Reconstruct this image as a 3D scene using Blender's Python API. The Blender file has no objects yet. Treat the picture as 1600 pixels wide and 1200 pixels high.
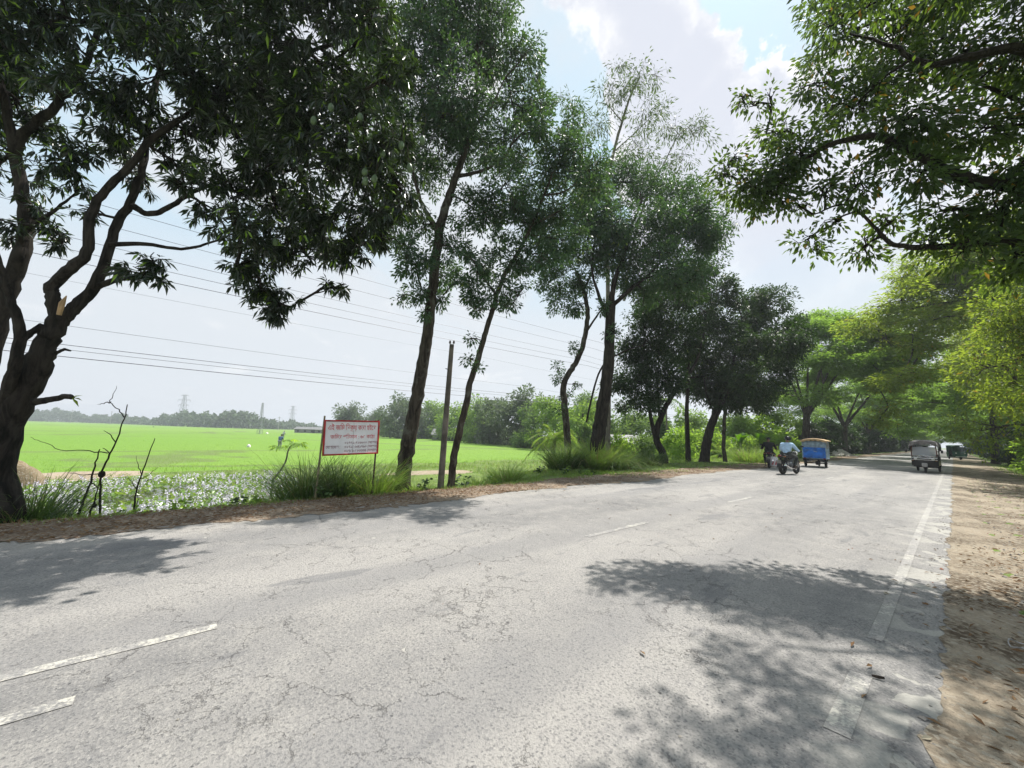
import bpy, math, random
import numpy as np
from mathutils import Vector, Matrix
C = bpy.context.scene.collection
rng = np.random.default_rng(7)
random.seed(7)
PI = math.pi
# ------------------------------------------------------------------ camera
F_ = np.array([-0.74678046, 0.65228952, 0.12975871])
R_ = np.array([0.66056942, 0.75013295, 0.03079925])
U_ = np.array([0.07724626, -0.10871492, 0.99106714])
EYE = np.array([0.0, 0.0, 1.40])
cam = bpy.data.cameras.new('camera'); cam.sensor_width = 36.0; cam.lens = 13.5
cam.clip_start = 0.05; cam.clip_end = 9000
co = bpy.data.objects.new('camera', cam); C.objects.link(co)
co.matrix_world = Matrix(((R_[0], U_[0], -F_[0], EYE[0]), (R_[1], U_[1], -F_[1], EYE[1]), (R_[2], U_[2], -F_[2], EYE[2]), (0, 0, 0, 1)))
sc = bpy.context.scene
sc.camera = co
# ------------------------------------------------------------------ light
SUN_EL = math.radians(64); SUN_AZ = math.radians(5)      # azimuth from +Y (road direction), negative = to the left
EXPOSURE = 0.78
sc.view_settings.view_transform = 'Standard'; sc.view_settings.look = 'None'
sc.view_settings.exposure = EXPOSURE; sc.view_settings.gamma = 1.0
sc.view_settings.use_curve_mapping = False
sc.render.engine = 'CYCLES'
sc.cycles.max_bounces = 7; sc.cycles.diffuse_bounces = 3; sc.cycles.glossy_bounces = 2
sc.cycles.transmission_bounces = 4; sc.cycles.volume_bounces = 0; sc.cycles.transparent_max_bounces = 8
sc.cycles.use_denoising = True
sc.cycles.sample_clamp_indirect = 6.0
sl = bpy.data.lights.new('sun', 'SUN'); sl.energy = 4.4; sl.angle = math.radians(0.53); sl.color = (1.0, 0.965, 0.91)
so = bpy.data.objects.new('sun', sl); C.objects.link(so)
SUNV = Vector((math.sin(SUN_AZ) * math.cos(SUN_EL), math.cos(SUN_AZ) * math.cos(SUN_EL), math.sin(SUN_EL)))
so.rotation_euler = SUNV.to_track_quat('Z', 'Y').to_euler()
so.location = (0, 0, 60)

class NT:
    def __init__(s, nt): s.nt = nt
    def n(s, t, **kw):
        o = s.nt.nodes.new('ShaderNode' + t)
        for k, v in kw.items(): setattr(o, k, v)
        return o
    def l(s, a, b): s.nt.links.new(a, b)
    def inp(s, sock, v):
        if hasattr(v, 'is_output') or isinstance(v, bpy.types.NodeSocket): s.l(v, sock)
        else: sock.default_value = v
    def math(s, op, a, b=0.0, c=0.0, clamp=False):
        m = s.n('Math', operation=op); m.use_clamp = clamp
        for i, v in enumerate((a, b, c)): s.inp(m.inputs[i], v)
        return m.outputs[0]
    def vmath(s, op, a, b=(0, 0, 0)):
        m = s.n('VectorMath', operation=op)
        s.inp(m.inputs[0], a); s.inp(m.inputs[1], b)
        return m.outputs['Value'] if op in ('LENGTH', 'DISTANCE', 'DOT_PRODUCT') else m.outputs[0]
    def mix(s, f, a, b, blend='MIX'):
        m = s.n('Mix', data_type='RGBA', blend_type=blend)
        s.inp(m.inputs[0], f)
        for sock, v in ((m.inputs[6], a), (m.inputs[7], b)):
            if isinstance(v, (tuple, list)): v = tuple(v) + ((1,) if len(v) == 3 else ())
            s.inp(sock, v)
        return m.outputs[2]
    def noise(s, vec, scale, detail=4, rough=0.55, dist=0.0, out=0):
        m = s.n('TexNoise')
        if vec is not None: s.l(vec, m.inputs['Vector'])
        m.inputs['Scale'].default_value = scale; m.inputs['Detail'].default_value = detail
        m.inputs['Roughness'].default_value = rough; m.inputs['Distortion'].default_value = dist
        return m.outputs[out]
    def voro(s, vec, scale, feature='F1', out='Distance', rand=1.0):
        m = s.n('TexVoronoi', feature=feature)
        if vec is not None: s.l(vec, m.inputs['Vector'])
        m.inputs['Scale'].default_value = scale; m.inputs['Randomness'].default_value = rand
        return m.outputs[out]
    def ramp(s, f, a, b, lo=0.0, hi=1.0, smooth=True):
        m = s.n('MapRange', interpolation_type='SMOOTHSTEP' if smooth else 'LINEAR')
        s.inp(m.inputs[0], f)
        for i, v in enumerate((a, b, lo, hi)): m.inputs[i + 1].default_value = v
        return m.outputs[0]

# ------------------------------------------------------------------ world: Nishita sky under a bright veil with cumulus
w = bpy.data.worlds.new('World'); sc.world = w; w.use_nodes = True
nt = w.node_tree; nt.nodes.clear(); N = NT(nt)
out = N.n('OutputWorld'); bg = N.n('Background'); bg.inputs[1].default_value = 0.10
N.l(bg.outputs[0], out.inputs[0])
sky = N.n('TexSky', sky_type='NISHITA'); sky.sun_disc = False
sky.sun_elevation = SUN_EL; sky.sun_rotation = -SUN_AZ; sky.altitude = 0; sky.air_density = 1.2; sky.dust_density = 3.0; sky.ozone_density = 1.0
dirv = N.n('TexCoord').outputs['Generated']
sep = N.n('SeparateXYZ'); N.l(dirv, sep.inputs[0])
zz = N.math('MAXIMUM', sep.outputs[2], 0.0)
VEIL = (4.62, 4.86, 5.14); BLUE = (3.35, 4.75, 5.7); WHITE = (6.7, 6.65, 6.6)
base = N.mix(0.90, sky.outputs[0], BLUE)
# flat cloud deck coordinates
den = N.math('ADD', zz, 0.16)
pl = N.n('CombineXYZ'); N.l(N.math('DIVIDE', sep.outputs[0], den), pl.inputs[0]); N.l(N.math('DIVIDE', sep.outputs[1], den), pl.inputs[1])
pv = pl.outputs[0]
n1 = N.noise(pv, 0.75, 9, 0.55, 0.4)
veil = N.ramp(n1, 0.42, 0.60)
lowv = N.ramp(zz, 0.50, 0.20)
veil = N.math('MAXIMUM', veil, lowv, clamp=True)
colr = N.mix(N.math('MULTIPLY', veil, 0.92), base, VEIL)
# cumulus towers: billowy noise thresholded, above the haze line
def cdir(px, py):
    v = F_ + R_ * (px - 800) / 600 - U_ * (py - 600) / 600
    return tuple(v / np.linalg.norm(v))
warp = N.vmath('MULTIPLY', N.vmath('SUBTRACT', N.noise(dirv, 9.0, 7, 0.6, 0, 1), (.5, .5, .5)), (.17, .17, .17))
dw = N.vmath('ADD', dirv, warp)
dmin = None
for px, py, rad in ((1010, 40, .10), (1085, 100, .085), (1100, 190, .10), (1040, 250, .13), (1130, 300, .13), (1000, 160, .09), (1195, 130, .06), (1230, 230, .10), (1310, 180, .12), (985, -60, .14), (1060, 380, .14), (1230, 380, .16),
                    (700, 60, .12), (500, -120, .22), (1750, 40, .25), (1250, -420, .22)):
    d = N.math('DIVIDE', N.vmath('DISTANCE', dw, cdir(px, py)), rad)
    dmin = d if dmin is None else N.math('SMOOTH_MIN', dmin, d, 0.25)
puff = N.ramp(dmin, 1.00, 0.86)
shade = N.noise(dw, 5.5, 6, 0.6)
edge = N.ramp(dmin, 0.35, 0.95)
ccol = N.mix(N.math('MULTIPLY', edge, N.ramp(shade, 0.38, 0.62), clamp=True), (4.5, 4.7, 5.25), WHITE)
fade = N.ramp(zz, 0.22, 0.48)
gen = N.ramp(N.noise(pv, 1.7, 8, 0.6, 0.3), 0.56, 0.70)
colr = N.mix(N.math('MULTIPLY', gen, 0.35), colr, WHITE)
colr = N.mix(N.math('MULTIPLY', puff, fade), colr, ccol)
# thin unevenness of the veil near the horizon
colr = N.mix(N.math('MULTIPLY', N.ramp(N.noise(pv, 0.5, 5, 0.5), 0.35, 0.7), 0.30), colr, (4.9, 5.05, 5.3))
N.l(colr, bg.inputs[0])

# ------------------------------------------------------------------ helpers
def at(px, py, z):
    return EYE + z * (F_ + R_ * (px - 800) / 600.0 - U_ * (py - 600) / 600.0)
def gr(px, py, z=0.0):
    v = F_ + R_ * (px - 800) / 600.0 - U_ * (py - 600) / 600.0
    return EYE + v * ((z - EYE[2]) / v[2])
def onx(px, py, X):
    v = F_ + R_ * (px - 800) / 600.0 - U_ * (py - 600) / 600.0
    return EYE + v * (X / v[0])
def depth(p): return float((np.asarray(p) - EYE) @ F_)
def sstep(a, b, x):
    t = np.clip((x - a) / (b - a), 0, 1); return t * t * (3 - 2 * t)
def hgt(x, y):
    x = np.asarray(x, float); y = np.asarray(y, float)
    xs = x + 3.0 * sstep(8, 14, y) * (x < -7.2)
    xs = np.where((x < -7.2) & (xs > -7.2), -7.2, xs)
    wet = 1 - sstep(2.0, 6.5, y + 0.8 * np.sin(x * .9))
    lx = [-5000, -26.5, -25.2, -24.2, -22.6, -14.4, -12.6, -10.4, -9.0, -8.2, -7.0, 0.0, 2.2, 3.6, 7, 12, 5000]
    hd = [-1.05, -1.05, -0.95, -0.92, -1.0, -1.0, -0.85, -0.32, -0.10, -0.04, -0.03, -0.03, -0.05, -0.22, -0.9, -1.0, -1.0]
    hw = [-1.05, -1.05, -0.95, -0.92, -1.55, -1.6, -1.2, -0.40, -0.10, -0.04, -0.03, -0.03, -0.05, -0.22, -0.9, -1.0, -1.0]
    return np.interp(xs, lx, hd) * (1 - wet) + np.interp(xs, lx, hw) * wet

def setp(o, label=None, cat=None, group=None, kind=None):
    if label: o['label'] = label
    if cat: o['category'] = cat
    if group: o['group'] = group
    if kind: o['kind'] = kind
    return o
def thing(name, label, cat, loc=(0, 0, 0), rz=0.0, group=None):
    o = bpy.data.objects.new(name, None); C.objects.link(o)
    o.location = Vector([float(v) for v in loc]); o.rotation_euler = (0, 0, rz); o.empty_display_size = 0.2
    return setp(o, label, cat, group)
def kids(o): return [c for c in bpy.data.objects if c.parent is o]
def dup(root, loc, rz=0.0, label=None, group=None, scale=None):
    m = {}
    for o in bpy.data.objects: m.setdefault(o.parent, []).append(o)
    r = root.copy(); C.objects.link(r); r.location = Vector([float(v) for v in loc]); r.rotation_euler = (0, 0, rz)
    if scale: r.scale = (scale,) * 3 if not isinstance(scale, tuple) else scale
    if label: r['label'] = label
    if group: r['group'] = group
    for ch in m.get(root, ()):
        c = ch.copy(); C.objects.link(c); c.parent = r
        for g in m.get(ch, ()):
            d = g.copy(); C.objects.link(d); d.parent = c
    return r
def mesh_np(name, V, T, mats, smooth=False, mi=None):
    """V (n,3), T (m,3 or m,4) index arrays -> mesh"""
    me = bpy.data.meshes.new(name)
    V = np.ascontiguousarray(V, np.float32); T = np.ascontiguousarray(T, np.int32)
    k = T.shape[1]; m = len(T)
    me.vertices.add(len(V)); me.vertices.foreach_set('co', V.ravel())
    me.loops.add(m * k); me.loops.foreach_set('vertex_index', T.ravel())
    me.polygons.add(m); me.polygons.foreach_set('loop_start', np.arange(0, m * k, k, dtype=np.int32))
    for a in (mats if isinstance(mats, (list, tuple)) else [mats]): me.materials.append(a)
    if mi is not None: me.polygons.foreach_set('material_index', np.asarray(mi, np.int32))
    me.polygons.foreach_set('use_smooth', np.full(m, smooth))
    me.update(calc_edges=True)
    return me
def obj(name, me, parent=None, kind=None):
    o = bpy.data.objects.new(name, me); C.objects.link(o)
    if parent is not None: o.parent = parent
    if kind: o['kind'] = kind
    return o

class MB:
    def __init__(s): s.v = []; s.f = []; s.m = []; s.cur = 0
    def add(s, vs, fs, M=None):
        b = len(s.v)
        for p in vs:
            p = Vector(p)
            if M is not None: p = M @ p
            s.v.append((p.x, p.y, p.z))
        for f in fs: s.f.append(tuple(i + b for i in f)); s.m.append(s.cur)
    def box(s, c, d, rot=(0, 0, 0), bev=0.0, M=None):
        hx, hy, hz = d[0] / 2, d[1] / 2, d[2] / 2
        T = Matrix.Translation(Vector(c))
        if any(rot):
            from mathutils import Euler
            T = T @ Euler(rot).to_matrix().to_4x4()
        if M is not None: T = M @ T
        b = min(bev, hx * .9, hy * .9, hz * .9)
        if b <= 0:
            vs = [(x, y, z) for x in (-hx, hx) for y in (-hy, hy) for z in (-hz, hz)]
            s.add(vs, [(0, 1, 3, 2), (4, 6, 7, 5), (0, 4, 5, 1), (2, 3, 7, 6), (0, 2, 6, 4), (1, 5, 7, 3)], T); return
        vs = []; ix = {}
        for sx in (-1, 1):
            for sy in (-1, 1):
                for sz in (-1, 1):
                    for a in range(3):
                        p = [sx * (hx - b), sy * (hy - b), sz * (hz - b)]
                        p[a] += (sx, sy, sz)[a] * b
                        ix[sx, sy, sz, a] = len(vs); vs.append(p)
        fs = []
        for a in range(3):
            o1, o2 = [k for k in range(3) if k != a]
            for sg in (-1, 1):
                q = []
                for u, v_ in ((-1, -1), (1, -1), (1, 1), (-1, 1)):
                    k = [0, 0, 0]; k[a] = sg; k[o1] = u; k[o2] = v_
                    q.append(ix[k[0], k[1], k[2], a])
                fs.append(tuple(q))
        for a in range(3):
            o1, o2 = [k for k in range(3) if k != a]
            for u in (-1, 1):
                for v_ in (-1, 1):
                    q = []
                    for sg in (-1, 1):
                        k = [0, 0, 0]; k[a] = sg; k[o1] = u; k[o2] = v_
                        q.append((ix[k[0], k[1], k[2], o1], ix[k[0], k[1], k[2], o2]))
                    fs.append((q[0][0], q[0][1], q[1][1], q[1][0]))
        for sx in (-1, 1):
            for sy in (-1, 1):
                for sz in (-1, 1): fs.append(tuple(ix[sx, sy, sz, a] for a in range(3)))
        s.add(vs, fs, T)
    def tube(s, pts, r, n=8, caps=True, M=None):
        pts = [Vector([float(q) for q in p]) for p in pts]; k = len(pts)
        rs = list(r) if isinstance(r, (list, tuple, np.ndarray)) else [r] * k
        up = None; vs = []
        for i in range(k):
            t = (pts[min(i + 1, k - 1)] - pts[max(i - 1, 0)])
            t = t.normalized() if t.length > 1e-9 else Vector((0, 0, 1))
            if up is None:
                a = Vector((0, 0, 1)) if abs(t.z) < .9 else Vector((1, 0, 0))
                up = t.cross(a).normalized()
            up = (up - t * up.dot(t)).normalized(); bi = t.cross(up)
            for j in range(n):
                an = 2 * PI * j / n
                vs.append(pts[i] + (up * math.cos(an) + bi * math.sin(an)) * rs[i])
        fs = [(i * n + j, i * n + (j + 1) % n, (i + 1) * n + (j + 1) % n, (i + 1) * n + j) for i in range(k - 1) for j in range(n)]
        if caps: fs += [tuple(range(n))[::-1], tuple(range((k - 1) * n, k * n))]
        s.add(vs, fs, M)
    def lathe(s, prof, c=(0, 0, 0), axis='z', n=16, M=None, closed=False):
        """prof: (radius, height) list; closed joins last to first (rings)"""
        vs = []
        for (r, h) in prof:
            for j in range(n):
                a = 2 * PI * j / n; x, y = r * math.cos(a), r * math.sin(a)
                vs.append({'z': (x, y, h), 'x': (h, x, y), 'y': (x, h, y)}[axis])
        k = len(prof)
        fs = [(i * n + j, i * n + (j + 1) % n, ((i + 1) % k) * n + (j + 1) % n, ((i + 1) % k) * n + j) for i in range(k if closed else k - 1) for j in range(n)]
        if not closed: fs += [tuple(range(n))[::-1], tuple(range((k - 1) * n, k * n))]
        T = Matrix.Translation(Vector(c))
        s.add(vs, fs, M @ T if M is not None else T)
    def prism(s, poly, a, b, axis='x', M=None):
        """polygon in the two other axes, extruded from a to b along axis"""
        k = len(poly)
        mk = {'x': lambda u, v, h: (h, u, v), 'y': lambda u, v, h: (u, h, v), 'z': lambda u, v, h: (u, v, h)}[axis]
        vs = [mk(u, v, a) for u, v in poly] + [mk(u, v, b) for u, v in poly]
        fs = [(i, (i + 1) % k, (i + 1) % k + k, i + k) for i in range(k)] + [tuple(range(k))[::-1], tuple(range(k, 2 * k))]
        s.add(vs, fs, M)
    def sheet(s, grid, th=0.01, M=None):
        """grid of points (rows of equal length) given thickness along its normals"""
        G = np.array([[list(p) for p in row] for row in grid], float); a, b = G.shape[:2]
        du = np.gradient(G, axis=0) if a > 1 else G * 0; dv = np.gradient(G, axis=1)
        nn = np.cross(du, dv); nn /= np.maximum(np.linalg.norm(nn, axis=2, keepdims=True), 1e-9)
        A = (G + nn * th / 2).reshape(-1, 3); B = (G - nn * th / 2).reshape(-1, 3); q = a * b
        fs = []
        for i in range(a - 1):
            for j in range(b - 1):
                k = i * b + j
                fs.append((k, k + b, k + b + 1, k + 1)); fs.append((q + k, q + k + 1, q + k + b + 1, q + k + b))
        rim = [j for j in range(b)] + [i * b + b - 1 for i in range(1, a)] + [(a - 1) * b + j for j in range(b - 2, -1, -1)] + [i * b for i in range(a - 2, 0, -1)]
        for i, k in enumerate(rim):
            k2 = rim[(i + 1) % len(rim)]; fs.append((k, k2, q + k2, q + k))
        s.add([tuple(p) for p in A] + [tuple(p) for p in B], fs, M)
    def build(s, name, mats, parent=None, smooth=True, kind=None, off=None):
        me = bpy.data.meshes.new(name)
        vs = s.v if off is None else [(a - off[0], b - off[1], c - off[2]) for a, b, c in s.v]
        me.from_pydata(vs, [], s.f)
        for m in (mats if isinstance(mats, (list, tuple)) else [mats]): me.materials.append(m)
        if len(me.materials) > 1: me.polygons.foreach_set('material_index', s.m)
        import bmesh
        bm = bmesh.new(); bm.from_mesh(me); bmesh.ops.recalc_face_normals(bm, faces=bm.faces); bm.to_mesh(me); bm.free()
        if smooth:
            me.polygons.foreach_set('use_smooth', [True] * len(me.polygons))
            try: me.set_sharp_from_angle(angle=math.radians(38))
            except Exception: pass
        me.update()
        return obj(name, me, parent, kind)

# ------------------------------------------------------------------ materials
def new_mat(name):
    m = bpy.data.materials.new(name); m.use_nodes = True
    n = m.node_tree; n.nodes.clear(); N = NT(n)
    o = N.n('OutputMaterial'); return m, N, o
def solid(name, col, rough=.6, metal=0.0, var=.18, scale=6.0, bump=0.0, bscale=40.0, spec=.4, col2=None, trans=0.0):
    m, N, o = new_mat(name); p = N.n('BsdfPrincipled'); N.l(p.outputs[0], o.inputs[0])
    tc = N.n('TexCoord').outputs['Object']
    f = N.noise(tc, scale, 5, .6)
    c2 = col2 or tuple(c * (1 - var * 1.6) for c in col)
    c1 = tuple(min(1, c * (1 + var * .5)) for c in col)
    N.l(N.mix(N.ramp(f, .3, .7), c2, c1), p.inputs['Base Color'])
    p.inputs['Roughness'].default_value = rough; p.inputs['Metallic'].default_value = metal
    p.inputs['Specular IOR Level'].default_value = spec
    if trans: p.inputs['Transmission Weight'].default_value = trans
    if bump:
        b = N.n('Bump'); b.inputs['Strength'].default_value = bump; b.inputs['Distance'].default_value = .02
        N.l(N.noise(tc, bscale, 5, .65), b.inputs['Height']); N.l(b.outputs[0], p.inputs['Normal'])
    return m
def leafmat(name, cols, trans=(.25, .42, .05), tf=.35, rough=.45, spec=.35, odd=None, oddf=.02):
    """per-leaf colour between the given ones; thin leaf: front surface plus translucence"""
    m, N, o = new_mat(name)
    p = N.n('BsdfPrincipled'); t = N.n('BsdfTranslucent'); mx = N.n('MixShader')
    rnd = N.n('NewGeometry').outputs['Random Per Island']
    c = N.mix(N.ramp(rnd, 0, 1, smooth=False), cols[0], cols[1])
    big = N.noise(N.n('TexCoord').outputs['Object'], .7, 3, .5)
    c = N.mix(N.math('MULTIPLY', N.ramp(big, .4, .65), .55), c, cols[2] if len(cols) > 2 else cols[0])
    tcol = N.mix(N.ramp(N.math('FRACT', N.math('MULTIPLY', rnd, 17.3)), 0, 1), tuple(v * .7 for v in trans), tuple(v * 1.15 for v in trans))
    if odd:
        k = N.math('LESS_THAN', N.math('FRACT', N.math('MULTIPLY', rnd, 61.7)), oddf)
        c = N.mix(k, c, odd); tcol = N.mix(k, tcol, odd)
    N.l(c, p.inputs['Base Color']); p.inputs['Roughness'].default_value = rough; p.inputs['Specular IOR Level'].default_value = spec
    N.l(tcol, t.inputs[0]); mx.inputs[0].default_value = tf
    N.l(p.outputs[0], mx.inputs[1]); N.l(t.outputs[0], mx.inputs[2]); N.l(mx.outputs[0], o.inputs[0])
    return m
def bark(name, a, b, scale=7.0, lich=None):
    m, N, o = new_mat(name); p = N.n('BsdfPrincipled'); N.l(p.outputs[0], o.inputs[0])
    tc = N.n('TexCoord').outputs['Object']
    mp = N.n('Mapping'); mp.inputs['Scale'].default_value = (1, 1, .22); N.l(tc, mp.inputs[0])
    f = N.noise(mp.outputs[0], scale, 7, .68, .6)
    c = N.mix(N.ramp(f, .33, .66), a, b)
    if lich: c = N.mix(N.math('MULTIPLY', N.ramp(N.noise(tc, 3.2, 5, .6), .55, .68), .7), c, lich)
    N.l(c, p.inputs['Base Color']); p.inputs['Roughness'].default_value = .9; p.inputs['Specular IOR Level'].default_value = .15
    bm = N.n('Bump'); bm.inputs['Strength'].default_value = 1.0; bm.inputs['Distance'].default_value = .07
    N.l(f, bm.inputs['Height']); N.l(bm.outputs[0], p.inputs['Normal'])
    return m
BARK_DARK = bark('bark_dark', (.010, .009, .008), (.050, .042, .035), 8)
BARK = bark('bark_brown', (.024, .019, .016), (.095, .080, .064), 9, (.15, .15, .125))
BARK_PALE = bark('bark_pale', (.09, .08, .065), (.24, .215, .18), 8, (.30, .30, .26))
L_MANGO = leafmat('mango_leaf', [(.005, .012, .006), (.014, .026, .010), (.007, .016, .006)], (.16, .32, .025), .07, .34, .55, (.20, .34, .025), .05)  # odd leaves: sunlit look put into a brighter yellow-green colour
L_MID = leafmat('broad_leaf', [(.016, .042, .026), (.050, .100, .058), (.020, .048, .022)], (.17, .33, .06), .23, .42, .45, (.16, .22, .03), .025)
L_MID2 = leafmat('dense_leaf', [(.012, .034, .018), (.036, .080, .038), (.016, .042, .018)], (.16, .34, .05), .22, .45, .38, (.16, .24, .03), .03)
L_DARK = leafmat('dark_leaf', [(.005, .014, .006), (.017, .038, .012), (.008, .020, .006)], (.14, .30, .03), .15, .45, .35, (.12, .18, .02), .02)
L_RIGHT = leafmat('roadside_leaf', [(.010, .025, .013), (.026, .052, .020), (.014, .032, .012)], (.26, .42, .04), .28, .42, .42, (.42, .25, .03), .015)
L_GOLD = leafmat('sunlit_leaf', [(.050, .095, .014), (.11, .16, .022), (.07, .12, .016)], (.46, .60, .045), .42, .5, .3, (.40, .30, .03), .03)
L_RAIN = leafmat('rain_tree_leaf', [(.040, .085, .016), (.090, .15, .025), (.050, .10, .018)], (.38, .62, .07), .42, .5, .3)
L_FEATHER = leafmat('feathery_leaf', [(.026, .050, .016), (.055, .090, .026), (.034, .06, .02)], (.20, .30, .06), .28, .5, .3)
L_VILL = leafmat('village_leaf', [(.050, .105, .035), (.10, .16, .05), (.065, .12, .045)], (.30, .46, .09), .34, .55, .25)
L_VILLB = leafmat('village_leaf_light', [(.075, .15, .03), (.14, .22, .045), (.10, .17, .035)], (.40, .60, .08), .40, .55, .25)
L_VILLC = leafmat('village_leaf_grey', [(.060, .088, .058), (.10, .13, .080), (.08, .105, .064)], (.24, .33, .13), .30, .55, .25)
L_BUSH = leafmat('bush_leaf', [(.055, .125, .022), (.12, .20, .036), (.08, .155, .026)], (.46, .70, .07), .48, .5, .3)
G_BLADE = leafmat('grass_blade', [(.055, .115, .020), (.125, .20, .040), (.085, .15, .03)], (.40, .60, .08), .40, .5, .35, (.30, .25, .10), .10)
G_DARK = leafmat('reed_blade', [(.018, .048, .014), (.050, .095, .028), (.03, .065, .02)], (.22, .36, .05), .28, .42, .4, (.25, .20, .09), .08)
G_RICE = leafmat('rice_blade', [(.13, .235, .028), (.19, .30, .042), (.15, .26, .03)], (.44, .64, .07), .40, .5, .25)
BLACK = solid('black_plastic', (.018, .018, .02), .5)
RUBBER = solid('rubber', (.022, .021, .020), .85, bump=.2)
STEEL = solid('worn_steel', (.42, .42, .43), .35, .9)
CHROME = solid('chrome', (.75, .75, .77), .15, 1.0, var=.05)
DKMETAL = solid('dark_metal', (.045, .045, .05), .5, .5)
# ------------------------------------------------------------------ vector foliage builders
def unit(a): return a / np.maximum(np.linalg.norm(a, axis=-1, keepdims=True), 1e-9)
def leaves(pos, d, n, L, W, bend=0.0, fold=.18, rich=False):
    d = unit(d); b = unit(np.cross(n, d)); n = np.cross(d, b)
    L = np.broadcast_to(np.asarray(L, float), (len(pos),))[:, None]; W = np.broadcast_to(np.asarray(W, float), (len(pos),))[:, None]
    k = len(pos); up = np.array([0, 0, 1.0])
    tip = pos + d * L - up * L * bend
    mid = pos + d * L * .48 - up * L * bend * .28
    l = mid + b * W * .5 + n * W * fold; r = mid - b * W * .5 + n * W * fold
    i = np.arange(k)[:, None]
    if rich:
        V = np.stack([pos, l, mid, r, tip], 1).reshape(-1, 3)
        T = (i * 5)[:, :, None] + np.array([[0, 2, 1], [0, 3, 2], [1, 2, 4], [2, 3, 4]])[None]
    else:
        V = np.stack([pos, l, r, tip], 1).reshape(-1, 3)
        T = (i * 4)[:, :, None] + np.array([[0, 3, 1], [0, 2, 3]])[None]
    return V, T.reshape(-1, 3)
def blades(pos, d, h, w, droop, seg=3):
    """grass blades: start upward along d (unit), curve over by droop"""
    k = len(pos); h = np.broadcast_to(np.asarray(h, float), (k,))[:, None]; w = np.broadcast_to(np.asarray(w, float), (k,))[:, None]
    droop = np.broadcast_to(np.asarray(droop, float), (k,))[:, None]
    d = unit(d); hz = d * [1, 1, 0] + 1e-4; hz = unit(hz); sd = np.stack([-hz[:, 1], hz[:, 0], hz[:, 2] * 0], 1)
    a = rng.uniform(0, PI, k)[:, None]; sd = unit(sd * np.cos(a) + hz * np.sin(a) * .8)
    rows = []
    for s in range(seg):
        t = s / seg
        c = pos + d * h * t + hz * h * droop * t * t - np.array([0, 0, 1]) * h * droop * .75 * t ** 3
        ww = w * (1 - t * .75) * .5
        rows += [c - sd * ww, c + sd * ww]
    rows.append(pos + d * h + hz * h * droop - np.array([0, 0, 1]) * h * droop * .75)
    q = 2 * seg + 1
    V = np.stack(rows, 1).reshape(-1, 3); tr = []
    for s in range(seg - 1):
        a0 = 2 * s; tr += [[a0, a0 + 1, a0 + 3], [a0, a0 + 3, a0 + 2]]
    tr.append([2 * seg - 2, 2 * seg - 1, 2 * seg])
    T = (np.arange(k) * q)[:, None, None] + np.array(tr)[None]
    return V, T.reshape(-1, 3)
def rdir(k, z0=-1.0, z1=1.0):
    z = rng.uniform(z0, z1, k); a = rng.uniform(0, 2 * PI, k); s = np.sqrt(np.maximum(0, 1 - z * z))
    return np.stack([s * np.cos(a), s * np.sin(a), z], 1)
def join(parts):
    V = []; T = []; b = 0
    for v, t in parts: V.append(v); T.append(t + b); b += len(v)
    return np.concatenate(V), np.concatenate(T)

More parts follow.
